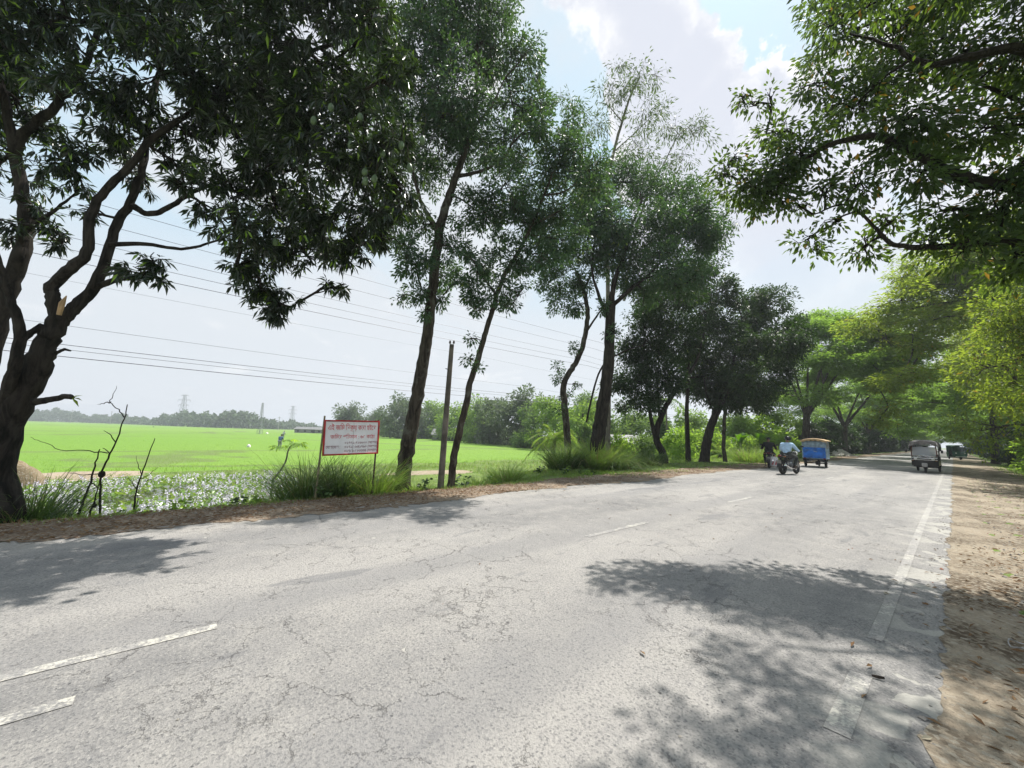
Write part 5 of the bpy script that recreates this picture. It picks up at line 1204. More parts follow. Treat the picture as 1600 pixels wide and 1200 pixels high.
# ------------------------------------------------------------------ far things over the paddy
M_GALV = solid('galvanised_steel', (.30, .31, .32), .6, .3)
def lattice(name, lab, px, pybase, pytop, z, wbase, wtop, arms=(), n=7, r=.12, cat='pylon', group=None):
    p_ = at(px, pybase, z); b = np.array([p_[0], p_[1], -1.0]); top = at(px, pytop, z); h = top[2] + 1.0
    t = thing(name, lab, cat, b, 0.7, group); lv = [h * (1 - (1 - i / n) ** 1.25) for i in range(n + 1)]
    def cor(zz_, k):
        w_ = wbase + (wtop - wbase) * (zz_ / h) ** .8; sx, sy = ((-1, -1), (1, -1), (1, 1), (-1, 1))[k]; return (sx * w_ / 2, sy * w_ / 2, zz_)
    for k in range(4):
        q = MB(); q.tube([cor(z_, k) for z_ in lv], r, 4); q.build('leg', M_GALV, t, smooth=False)
    q = MB()
    for i in range(n):
        for k in range(4):
            k2 = (k + 1) % 4
            q.tube([cor(lv[i], k), cor(lv[i + 1], k2)], r * .6, 3, False); q.tube([cor(lv[i], k2), cor(lv[i + 1], k)], r * .6, 3, False); q.tube([cor(lv[i + 1], k), cor(lv[i + 1], k2)], r * .6, 3, False)
    q.build('bracing', M_GALV, t, smooth=False)
    for (f, ln) in arms:
        q = MB(); zz_ = h * f
        for s in (-1, 1):
            w_ = wbase + (wtop - wbase) * f ** .8
            for sy in (-1, 1): q.tube([(s * w_ / 2, sy * w_ / 2, zz_), (s * ln, 0, zz_ + ln * .04)], r * .8, 3, False)
            q.tube([(s * w_ / 2, 0, zz_ + ln * .22), (s * ln, 0, zz_ + ln * .04)], r * .8, 3, False); q.tube([(s * ln, 0, zz_ + ln * .04), (s * ln, 0, zz_ - ln * .25)], r * .7, 3, False)
        q.build('cross_arm', M_GALV, t, smooth=False)
GP = 'transmission towers on the horizon'
lattice('transmission_tower', 'hazy transmission tower with wide cross arms above the tree line, left one', 283, 661, 616, 470, 8.5, 1.8, ((.66, 7.5), (.82, 9), (.97, 5.5)), 7, .20, 'pylon', GP)
lattice('transmission_tower', 'hazy transmission tower left of the sale sign, fainter and further', 455, 666, 634, 620, 8, 1.8, ((.66, 7), (.82, 8), (.97, 5)), 7, .22, 'pylon', GP)
lattice('lattice_pole', 'slim dark lattice pole standing alone in the paddy', 405, 681, 629, 112, 1.1, .3, (), 12, .045, 'lattice pole')
M_CONC = solid('concrete_pole', (.34, .33, .31), .8)
for px, y0, y1, z, lab in ((172, 661, 642, 330, 'thin pale concrete pole far in the paddy, leftmost'), (110, 660, 640, 340, 'thin pale pole before the tree line near the mango trunk'), (435, 668, 651, 260, 'thin pole right of the lattice pole in the hazy paddy'), (350, 664, 648, 360, 'short thin pole between the left tower and lattice pole'), (262, 662, 650, 380, 'small pole left of the tower by the tree line')):
    p_ = at(px, y0, z); top = at(px, y1, z); t = thing('far_pole', lab, 'pole', (p_[0], p_[1], -1.0), 0, 'far poles in the paddy')
    hh = top[2] + 1.0; q = MB(); q.tube([(0, 0, 0), (0, 0, hh)], [.22, .15], 6); q.build('post', M_CONC, t); q = MB(); q.box((0, 0, hh * .93), (2.2, .15, .15), rot=(0, 0, .7)); q.build('cross_arm', M_CONC, t, smooth=False)
M_TIN = solid('tin_roof', (.22, .22, .215), .5, .2, var=.25, scale=2); M_TINB = solid('shed_wall', (.23, .23, .22), .8, var=.3); M_HOLE = solid('dark_opening', (.02, .02, .02), .9)
def shed(lab, px, py, z, w_, d_, h, rz, name='shed', rise=.9, mr=None):
    p_ = at(px, py, z); t = thing(name, lab, 'shed', (p_[0], p_[1], -1.0), rz)
    q = MB(); q.box((0, 0, h / 2 - .1), (w_, d_, h + .2)); q.build('wall', M_TINB, t, smooth=False)
    q = MB(); o_ = .35
    for s in (-1, 1): q.sheet([[(x, s * (d_ / 2 + o_), h - .12), (x, 0, h + rise)] for x in np.linspace(-w_ / 2 - o_, w_ / 2 + o_, 14)], .05)
    q.build('roof', mr or M_TIN, t, smooth=False)
    for s in (-1, 1): q = MB(); q.prism([(-d_ / 2, h), (d_ / 2, h), (0, h + rise - .06)], s * (w_ / 2 - .06) - .05, s * (w_ / 2 - .06) + .05, 'x'); q.build('gable', M_TINB, t, smooth=False)
    for i in range(max(2, int(w_ / 3))):
        for s in (-1, 1):
            x = -w_ / 2 + (i + .5) * w_ / max(2, int(w_ / 3)); q = MB(); q.box((x, s * (d_ / 2 + .005), h * .52), (.9, .05, h * .4)); q.build('window', M_HOLE, t, smooth=False)
    q = MB(); q.box((w_ * .18, -d_ / 2 - .01, h * .4), (1.0, .06, h * .75)); q.build('door', M_HOLE, t, smooth=False)
shed('long low shed with pale tin roof far across the paddy, left of the sign', 486, 676, 170, 12, 5, 1.9, .9)
shed('small house with grey tin roof under the village trees, behind the pole', 698, 689, 104, 7, 4, 1.8, .75, 'village_house', 1.4)
shed('low dark house with tin roof in the trees by the highest village tree', 764, 693, 84, 5, 4, 1.5, .7, 'village_house', 1.1)
shed('small grey tin house half hidden behind the thick dark trunk', 968, 708, 42, 3.4, 3, 1.9, .6, 'village_house', .8)

# ------------------------------------------------------------------ people
def skin_mesh(name, verts, edges, radii, mat_, parent, sub=2, root=0):
    me = bpy.data.meshes.new(name); me.from_pydata([tuple(v) for v in verts], edges, [])
    o = bpy.data.objects.new(name, me); C.objects.link(o)
    sk = o.modifiers.new('skin', 'SKIN'); sk.use_smooth_shade = True
    me.skin_vertices[0].data[root].use_root = True
    for i, r in enumerate(radii):
        me.skin_vertices[0].data[i].radius = (r, r) if not isinstance(r, tuple) else r
    sd = o.modifiers.new('sub', 'SUBSURF'); sd.levels = sub; sd.render_levels = sub
    dg = bpy.context.evaluated_depsgraph_get(); m2 = bpy.data.meshes.new_from_object(o.evaluated_get(dg)); bpy.data.objects.remove(o); bpy.data.meshes.remove(me)
    m2.name = name; m2.materials.clear(); m2.materials.append(mat_)
    m2.polygons.foreach_set('use_smooth', [True] * len(m2.polygons))
    return obj(name, m2, parent)
M_SKIN = solid('brown_skin', (.19, .105, .065), .55, var=.08); M_HAIR = solid('black_hair', (.010, .009, .009), .5)
def chain(*pts): return list(pts)
def figure(t, J, top_m, leg_m, shoe_m, hair='hair', hair_m=None, sleeve='long'):
    """J: joint name -> point.  body one continuous mesh; shirt, trousers, shoes, hair as children of the person"""
    V = {k: np.asarray(v, float) for k, v in J.items()}
    names = ['pelvis', 'waist', 'chest', 'neck', 'head', 'crown', 'shL', 'elL', 'wrL', 'haL', 'shR', 'elR', 'wrR', 'haR', 'hipL', 'knL', 'anL', 'toL', 'hipR', 'knR', 'anR', 'toR']
    V['neck'] = V.get('neck', (V['chest'] + V['head']) / 2)
    rad = dict(pelvis=.105, waist=.09, chest=.10, neck=.05, head=.085, crown=.07, shL=.06, elL=.042, wrL=.03, haL=.035, shR=.06, elR=.042, wrR=.03, haR=.035, hipL=.085, knL=.058, anL=.042, toL=.04, hipR=.085, knR=.058, anR=.042, toR=.04)
    ix = {n_: i for i, n_ in enumerate(names)}
    E_ = [('pelvis', 'waist'), ('waist', 'chest'), ('chest', 'neck'), ('neck', 'head'), ('head', 'crown'), ('chest', 'shL'), ('shL', 'elL'), ('elL', 'wrL'), ('wrL', 'haL'), ('chest', 'shR'), ('shR', 'elR'), ('elR', 'wrR'), ('wrR', 'haR'), ('pelvis', 'hipL'), ('hipL', 'knL'), ('knL', 'anL'), ('anL', 'toL'), ('pelvis', 'hipR'), ('hipR', 'knR'), ('knR', 'anR'), ('anR', 'toR')]
    skin_mesh('body', [V[n_] for n_ in names], [(ix[a], ix[b]) for a, b in E_], [rad[n_] * .92 for n_ in names], M_SKIN, t)
    V['collar'] = V['chest'] + (V['neck'] - V['chest']) * .62
    a = ['pelvis', 'waist', 'chest', 'shL', 'elL', 'wrL', 'shR', 'elR', 'wrR', 'collar']; ia = {n_: i for i, n_ in enumerate(a)}
    ed = [('pelvis', 'waist'), ('waist', 'chest'), ('chest', 'shL'), ('shL', 'elL'), ('chest', 'shR'), ('shR', 'elR'), ('chest', 'collar')] + ([('elL', 'wrL'), ('elR', 'wrR')])
    P_ = {k: V[k].copy() for k in a}
    if sleeve == 'short':
        for s in 'LR': P_['el' + s] = V['sh' + s] + (V['el' + s] - V['sh' + s]) * .55; P_['wr' + s] = V['sh' + s] + (V['el' + s] - V['sh' + s]) * .85
    else:
        for s in 'LR': P_['wr' + s] = V['el' + s] + (V['wr' + s] - V['el' + s]) * .9
    skin_mesh('shirt', [P_[n_] for n_ in a], [(ia[x], ia[y]) for x, y in ed], [{'pelvis': (.175, .135), 'waist': (.165, .13), 'chest': (.195, .16), 'collar': (.10, .09)}.get(n_, {'s': .094, 'e': .062}.get(n_[0], .05)) for n_ in a], top_m, t, root=1)
    a = ['pelvis', 'hipL', 'knL', 'anL', 'hipR', 'knR', 'anR']; ia = {n_: i for i, n_ in enumerate(a)}
    skin_mesh('trousers', [V[n_] for n_ in a], [(ia[x], ia[y]) for x, y in (('pelvis', 'hipL'), ('hipL', 'knL'), ('knL', 'anL'), ('pelvis', 'hipR'), ('hipR', 'knR'), ('knR', 'anR'))], [.16, .105, .08, .062, .105, .08, .062], leg_m, t)
    for s in 'LR':
        d_ = unit(V['to' + s] - V['an' + s]); q = MB(); q.tube([V['an' + s] - d_ * .05 - [0, 0, .03], V['an' + s] + d_ * .08 - [0, 0, .03], V['to' + s] + d_ * .03 - [0, 0, .01]], [.045, .052, .03], 8); q.build('shoe', shoe_m, t)
    hd = V['head']; cr = V['crown']; ax = unit(cr - V['neck'])
    q = MB(); k = 1.0 if hair == 'hair' else 1.16
    zt_ = Vector(ax); M = Matrix.Translation(Vector(hd + ax * .025)) @ zt_.to_track_quat('Z', 'Y').to_matrix().to_4x4()
    pf = [(.060 * k, -.085), (.098 * k, -.06), (.108 * k, -.01), (.106 * k, .04), (.09 * k, .085), (.055 * k, .115), (.01, .125)] if hair == 'helmet' else [(.085, -.055), (.098, -.02), (.099, .03), (.085, .07), (.05, .10), (.01, .108)]
    q.lathe(pf, (0, -.014, 0), 'z', 14, M); q.build(hair, hair_m or M_HAIR, t)
    # face
    q = MB(); fdir = np.array([0, 1.0, 0]) if 'face' not in J else unit(np.asarray(J['face'], float)); sd = np.cross(fdir, ax)
    q.tube([hd + fdir * .08 + ax * .01, hd + fdir * .112 - ax * .02, hd + fdir * .085 - ax * .03], [.008, .016, .012], 6); q.build('nose', M_SKIN, t)
    for s in (-1, 1):
        q = MB(); q.lathe([(.002, -.008), (.010, -.004), (.012, 0), (.010, .004), (.002, .008)], tuple(hd + fdir * .082 + sd * .034 * s + ax * .012), 'y', 7); q.build('eye', M_HAIR, t)
        q = MB(); q.lathe([(.004, -.01), (.022, -.006), (.024, .004), (.01, .01)], tuple(hd + sd * .088 * s - ax * .005), 'x', 8); q.build('ear', M_SKIN, t)
    for s, nm in ((-1, 'L'), (1, 'R')):
        w0 = V['wr' + nm]; h0 = V['ha' + nm]; d_ = unit(h0 - w0); q = MB(); sdv = unit(np.cross(d_, [0, 0, 1.]) + 1e-6)
        for f in range(4):
            a0 = h0 + sdv * (f - 1.5) * .019; ln = (.075, .085, .08, .065)[f]
            q.tube([a0, a0 + d_ * ln * .5 - [0, 0, .006], a0 + d_ * ln * .75 - [0, 0, .035], a0 + d_ * ln * .5 - [0, 0, .055]], [.010, .009, .008, .007], 5)
        q.tube([h0 - d_ * .04 - sdv * s * .02, h0 - sdv * s * .05 - [0, 0, .01], h0 + d_ * .03 - sdv * s * .045 - [0, 0, .03]], [.012, .010, .008], 5)
        q.build('fingers', M_SKIN, t)
def rider_joints(lean=.12, look=(0, 0)):
    z = .80
    return dict(pelvis=(0, -.22, z + .10), waist=(0, -.20 + lean * .3, z + .28), chest=(0, -.18 + lean, z + .50), neck=(0, -.16 + lean * 1.25, z + .64), head=(look[0], -.13 + lean * 1.4, z + .755), crown=(look[0], -.12 + lean * 1.4, z + .84),
                shL=(-.20, -.17 + lean, z + .52), elL=(-.33, .02 + lean * .6, z + .28), wrL=(-.335, .24, z + .23), haL=(-.33, .31, z + .235), shR=(.20, -.17 + lean, z + .52), elR=(.33, .02 + lean * .6, z + .28), wrR=(.335, .24, z + .23), haR=(.33, .31, z + .235),
                hipL=(-.11, -.20, z + .07), knL=(-.23, .24, z - .06), anL=(-.20, .02, .36), toL=(-.22, .17, .31), hipR=(.11, -.20, z + .07), knR=(.23, .24, z - .06), anR=(.20, .02, .36), toR=(.22, .17, .31))
M_SHIRTB = solid('pale_blue_shirt', (.40, .56, .74), .8, var=.14, scale=10); M_TROU = solid('dark_grey_trousers', (.045, .05, .05), .85, var=.2)
M_BLKCLOTH = solid('black_cloth', (.012, .012, .014), .9, var=.3); M_SHOE = solid('dark_shoe', (.03, .022, .018), .6)
M_HELM = solid('black_helmet', (.012, .012, .014), .22)

# ------------------------------------------------------------------ motorcycles
M_TAIL = solid('tail_lamp_red', (.12, .008, .008), .25); M_LAMP = solid('lamp_glass', (.75, .75, .72), .12); M_ORANGE = solid('indicator_orange', (.25, .09, .015), .3)
M_PLATE = solid('number_plate', (.20, .20, .19), .5)
def wheel(parent, c, R, w_, spokes=10, axis_m=None, name='wheel'):
    t = thing(name, None, None, c); del_ = t; t.parent = parent
    q = MB(); r = w_ / 2
    q.lathe([(R - r * 1.1 + r * 1.1 * math.cos(a), r * math.sin(a)) for a in np.linspace(0, 2 * PI, 12, endpoint=False)], (0, 0, 0), 'x', 28, closed=True)
    q.build('tyre', RUBBER, t)
    q = MB(); ri = R - w_ * 1.05
    q.lathe([(ri, -r * .8), (ri + .02, -r * .7), (ri + .02, r * .7), (ri, r * .8), (ri - .02, r * .5), (ri - .02, -r * .5)], (0, 0, 0), 'x', 24, closed=True)
    q.lathe([(.01, -r * 1.5), (.045, -r * 1.2), (.05, 0), (.045, r * 1.2), (.01, r * 1.5)], (0, 0, 0), 'x', 10)
    for i in range(spokes):
        a = 2 * PI * i / spokes; q.tube([(0, .04 * math.cos(a), .04 * math.sin(a)), (0, ri * math.cos(a), ri * math.sin(a))], .008, 4)
    q.build('rim', axis_m or DKMETAL, t)
    return t
def motorcycle(lab, loc, rz, paint, plate=True, group='motorcycles riding away along the left lane'):
    t = thing('motorcycle', lab, 'motorcycle', loc, rz, group)
    wheel(t, (0, -.64, .31), .31, .125, 6, name='wheel'); wheel(t, (0, .66, .31), .31, .10, 6, name='wheel')
    q = MB(); q.tube([(0, .58, .98), (0, .20, .86), (0, -.30, .74), (0, -.80, .82)], .026, 7); q.tube([(0, .54, .92), (0, .40, .52), (0, .12, .30), (0, -.18, .32), (0, -.26, .70)], .024, 7)
    for s in (-1, 1): q.tube([(s * .09, -.64, .31), (s * .09, -.20, .36), (s * .07, -.10, .40)], .022, 6); q.tube([(s * .13, -.60, .33), (s * .13, -.46, .70)], .026, 8)
    q.build('frame', DKMETAL, t)
    q = MB(); q.box((0, .14, .45), (.24, .36, .26), bev=.05); q.box((0, .26, .62), (.18, .2, .18), rot=(.3, 0, 0), bev=.03); q.lathe([(.1, -.16), (.11, -.12), (.11, .12), (.1, .16)], (0, .06, .42), 'x', 14)
    for i in range(5): q.box((0, .27, .56 + i * .035), (.22, .23, .008), rot=(.3, 0, 0))
    q.build('engine', STEEL, t)
    q = MB(); q.lathe([(.02, -.26), (.12, -.22), (.16, -.08), (.17, .08), (.13, .22), (.03, .27)], (0, .22, .90), 'y', 14, M=Matrix.Translation((0, 0, .25)) @ Matrix.Diagonal((1.0, 1, .72, 1))); q.build('fuel_tank', paint, t)
    q = MB(); q.sheet([[(x * wd, y, z - .05 * x * x) for x in np.linspace(-1, 1, 7)] for y, z, wd in ((.05, .80, .09), (-.1, .79, .13), (-.3, .80, .15), (-.5, .84, .14), (-.68, .87, .10))], .09); q.build('seat', BLACK, t)
    q = MB(); q.sheet([[(x * wd, y, z - .12 * abs(x) ** 1.6) for x in np.linspace(-1, 1, 7)] for y, z, wd in ((-.30, .77, .16), (-.5, .80, .15), (-.72, .84, .12), (-.86, .87, .07))], .03); q.build('tail_panel', paint, t)
    q = MB(); q.box((0, -.865, .82), (.16, .06, .06), bev=.02); q.build('tail_lamp', M_TAIL, t)
    q = MB(); q.sheet([[(x * .075, -.64 - .36 * math.sin(a), .31 + .36 * math.cos(a) - .02 * x * x) for x in (-1, -.5, 0, .5, 1)] for a in np.linspace(-.2, 1.55, 9)], .012); q.build('rear_mudguard', BLACK, t)
    q = MB(); q.sheet([[(x * .065, .66 + .34 * math.sin(a), .31 + .35 * math.cos(a) - .02 * x * x) for x in (-1, -.5, 0, .5, 1)] for a in np.linspace(-.9, 1.0, 9)], .01); q.build('front_mudguard', paint, t)
    if plate: q = MB(); q.box((0, -.965, .56), (.19, .012, .15), rot=(.25, 0, 0), bev=.004); q.build('number_plate', M_PLATE, t)
    q = MB(); q.tube([(.10, .20, .36), (.16, .05, .26), (.17, -.25, .28), (.175, -.40, .32)], .024, 7); q.tube([(.175, -.36, .31), (.18, -.5, .34), (.185, -.82, .44)], [.04, .055, .05], 10); q.lathe([(.03, -.006), (.032, .006)], (.185, -.83, .443), 'y', 10); q.build('exhaust', CHROME, t)
    for s in (-1, 1):
        q = MB(); q.tube([(s * .09, .66, .31), (s * .09, .54, .80), (s * .09, .49, 1.0)], [.028, .026, .022], 8); q.build('fork', STEEL, t)
        q = MB(); q.tube([(s * .03, .46, 1.0), (s * .12, .45, 1.04), (s * .24, .36, 1.05), (s * .40, .27, 1.03)], .013, 7); q.tube([(s * .29, .33, 1.04), (s * .41, .265, 1.03)], .020, 8); q.build('handlebar', BLACK, t)
        q = MB(); q.tube([(s * .24, .37, 1.05), (s * .30, .42, 1.16), (s * .36, .42, 1.22)], .007, 5); q.box((s * .38, .42, 1.25), (.13, .03, .075), rot=(0, s * .1, 0), bev=.012); q.build('mirror', BLACK, t)
        q = MB(); q.tube([(s * .09, -.80, .80), (s * .16, -.82, .79)], .008, 5); q.box((s * .19, -.82, .79), (.07, .045, .04), bev=.012); q.build('indicator', M_ORANGE, t)
        q = MB(); q.tube([(s * .10, .02, .33), (s * .25, .02, .33)], .014, 6); q.build('footrest', STEEL, t)
    q = MB(); q.lathe([(.02, -.10), (.09, -.06), (.105, 0), (.10, .06), (.01, .075)], (0, .60, .92), 'y', 14); q.build('headlight', M_LAMP, t)
    q = MB(); q.tube([(-.18, .02, .33), (-.20, -.03, .10), (-.30, -.05, .02)], .012, 6); q.build('side_stand', DKMETAL, t)
    return t
M_BIKE = solid('dark_blue_paint', (.03, .035, .075), .25, var=.1); M_BIKE2 = solid('black_paint', (.02, .02, .022), .25)
p1 = gr(1203, 731, 0.0); p2 = gr(1234, 741, 0.0)
b1 = motorcycle('black and blue motorcycle stopped at the left road edge with a bag hanging on it', (p1[0], p1[1], .005), .22, M_BIKE)
b2 = motorcycle('black motorcycle ridden by the person in the pale blue shirt', (p2[0], p2[1], .005), -.16, M_BIKE2)
t = thing('person', 'person in black clothes and black cap riding the left motorcycle', 'person', (p1[0], p1[1], .005), .22); figure(t, rider_joints(.10), M_BLKCLOTH, M_BLKCLOTH, M_SHOE)
t = thing('person', 'person in pale blue shirt and dark helmet riding the right motorcycle', 'person', (p2[0], p2[1], .005), -.16); figure(t, rider_joints(.08), M_SHIRTB, M_TROU, M_SHOE, 'helmet', M_HELM)
# shopping bag hanging at the right side of the left motorcycle
M_BAG = solid('white_bag', (.62, .60, .62), .6, var=.2, scale=9); M_BAGR = solid('red_bag_print', (.42, .06, .07), .6)
bb = thing('shopping_bag', 'white shopping bag with red print hanging off the left motorcycle', 'bag', (p1[0] + .36, p1[1] - .55, .14), .22 + .2)
q = MB(); secs = []
for z, wx, wy in ((0, .17, .09), (.10, .21, .11), (.28, .20, .10), (.42, .17, .06), (.50, .13, .03)):
    secs.append([(wx * math.cos(a) * (1 + .08 * math.sin(5 * a + z * 20)), wy * math.sin(a), z) for a in np.linspace(0, 2 * PI, 14, endpoint=False)])
n = 14; q.add([p_ for s_ in secs for p_ in s_], [(i * n + j, i * n + (j + 1) % n, (i + 1) * n + (j + 1) % n, (i + 1) * n + j) for i in range(4) for j in range(n)] + [tuple(range(n))[::-1], tuple(range(4 * n, 5 * n))]); q.build('sack', M_BAG, bb)
q = MB()
for s in (-1, 1): q.box((s * .07, -.108, .17), (.06, .012, .2), rot=(0, .25, 0), bev=.004)
q.build('print', M_BAGR, bb); q = MB(); q.tube([(-.09, 0, .49), (-.05, 0, .62), (.05, 0, .62), (.09, 0, .49)], .008, 5); q.build('handle', M_BAG, bb)

# ------------------------------------------------------------------ three wheelers
M_BLUE = solid('blue_panel_paint', (.012, .16, .62), .45, var=.3, scale=4); M_PALEBLUE = solid('faded_blue_grey_paint', (.26, .36, .44), .6, var=.3, scale=7); M_TAN = solid('tan_canvas', (.48, .34, .19), .85, var=.2)
M_OLIVE = solid('grey_tarp', (.27, .28, .26), .8, var=.3)
def cargo_van(loc, rz):
    t = thing('cargo_three_wheeler', 'blue cargo three wheeler with tan roof driving away, seen from behind', 'three wheeler', loc, rz)
    for s in (-1, 1): wheel(t, (s * .48, -.55, .25), .25, .115, 8)
    wheel(t, (0, 1.25, .25), .25, .11, 8)
    q = MB(); q.box((0, .10, .47), (.66, 2.1, .07), bev=.01)
    for s in (-1, 1): q.box((s * .30, .1, .42), (.06, 2.3, .08), bev=.01); q.sheet([[(s * .36 + w_, -.55 + y, .34 + .10 * (y / .4) ** 2) for w_ in (-.03, .03)] for y in np.linspace(-.4, .4, 7)], .03)
    q.build('chassis', DKMETAL, t)
    q = MB(); q.tube([(-.47, -.55, .25), (.47, -.55, .25)], .035, 8); q.lathe([(.04, -.1), (.11, -.06), (.12, .06), (.04, .1)], (.08, -.55, .25), 'x', 12); q.build('rear_axle', DKMETAL, t)
    q = MB(); q.box((0, -.02, .525), (1.16, 1.74, .05), bev=.01); q.build('cargo_floor', M_PALEBLUE, t)
    q = MB(); q.box((0, -.90, .86), (1.06, .035, .62), bev=.012); q.build('tailgate', M_BLUE, t)
    q = MB(); q.box((-.19, -.921, 1.01), (.5, .01, .012)); q.box((.05, -.921, .93), (.18, .01, .03), rot=(0, .2, 0)); q.build('paint_scuff', M_PALEBLUE, t)
    q = MB()
    for s in (-1, 1):
        q.box((s * .555, -.90, 1.03), (.05, .05, 1.0), bev=.01); q.box((s * .555, .84, 1.03), (.05, .05, 1.0), bev=.01)
    q.box((0, -.90, 1.505), (1.16, .05, .05), bev=.01); q.box((0, .84, 1.505), (1.16, .05, .05), bev=.01)
    for s in (-1, 1): q.box((s * .555, -.03, 1.505), (.05, 1.69, .05), bev=.01)
    q.build('box_frame', M_PALEBLUE, t)
    q = MB(); q.box((0, -.885, 1.33), (1.06, .02, .30), bev=.006); q.build('rear_curtain', M_PALEBLUE, t)
    for s in (-1, 1):
        q = MB(); q.box((s * .56, -.03, .86), (.025, 1.68, .62), bev=.008); q.build('side_panel', M_PALEBLUE, t)
        q = MB(); q.sheet([[(s * (.575 + .012 * math.sin(y * 14)), y, z) for z in (1.12, 1.3, 1.48)] for y in np.linspace(-.86, .80, 18)], .012); q.build('side_curtain', M_OLIVE, t)
    q = MB(); q.sheet([[(x, y, 1.56 + .13 * (1 - (x / .64) ** 2) - .015 * math.cos(y * 6)) for x in np.linspace(-.64, .64, 11)] for y in np.linspace(-1.0, 1.45, 8)], .03); q.build('roof', M_TAN, t)
    q = MB(); q.sheet([[(x, -1.01, 1.52 + .13 * (1 - (x / .62) ** 2) - z * (.07 + .02 * math.cos(x * 28))) for x in np.linspace(-.62, .62, 21)] for z in (-.2, .5, 1)], .008); q.build('roof_fringe', M_TAN, t)
    q = MB(); q.box((0, 1.0, .72), (.9, .06, .5), bev=.02); q.box((0, .92, .62), (.7, .3, .12), bev=.03); q.build('driver_seat', BLACK, t)
    q = MB(); q.sheet([[(x, 1.42 + .08 * (1 - (x / .5) ** 2), z) for x in np.linspace(-.5, .5, 7)] for z in (.45, .7, .95)], .02); q.build('front_panel', M_BLUE, t)
    q = MB(); q.box((0, 1.44, 1.24), (.92, .012, .5)); q.build('windscreen', M_GLASS, t)
    for s in (-1, 1):
        q = MB(); q.tube([(s * .48, 1.44, .9), (s * .5, 1.42, 1.58)], .02, 6); q.build('pillar', M_PALEBLUE, t)
        q = MB(); q.sheet([[(s * .48 + w_, -.55 + .31 * math.sin(a), .25 + .31 * math.cos(a)) for w_ in (-.085, .085)] for a in np.linspace(-1.2, 1.2, 8)], .014); q.build('mudguard', DKMETAL, t)
        q = MB(); q.box((s * .47, -.935, .52), (.11, .03, .07), bev=.01); q.build('tail_lamp', M_TAIL, t)
    q = MB(); q.tube([(-.5, 1.42, 1.1), (-.68, 1.36, 1.12)], .010, 5); q.box((-.74, 1.35, 1.12), (.13, .03, .16), bev=.02); q.build('mirror', BLACK, t)
    q = MB(); q.tube([(0, 1.25, .25), (0, 1.18, .8), (0, 1.12, 1.0)], .03, 8); q.tube([(-.32, 1.08, 1.02), (0, 1.13, 1.0), (.32, 1.08, 1.02)], .015, 6); q.build('fork', DKMETAL, t)
    q = MB(); q.box((-.2, -.78, .40), (.1, .3, .1), bev=.02); q.tube([(-.3, -.5, .32), (-.36, -.95, .34)], .022, 7); q.build('exhaust', STEEL, t)
    return t
m, N, o = new_mat('windscreen_glass'); p = N.n('BsdfPrincipled'); p.inputs['Base Color'].default_value = (.42, .44, .47, 1); p.inputs['Roughness'].default_value = .12; p.inputs['Specular IOR Level'].default_value = .8
tr_ = N.n('BsdfTransparent'); mx = N.n('MixShader'); mx.inputs[0].default_value = .62; N.l(tr_.outputs[0], mx.inputs[1]); N.l(p.outputs[0], mx.inputs[2]); N.l(mx.outputs[0], o.inputs[0]); M_GLASS = m
pv_ = gr(1273, 730, 0.0); cargo_van((pv_[0], pv_[1] + .6, .006), .09)

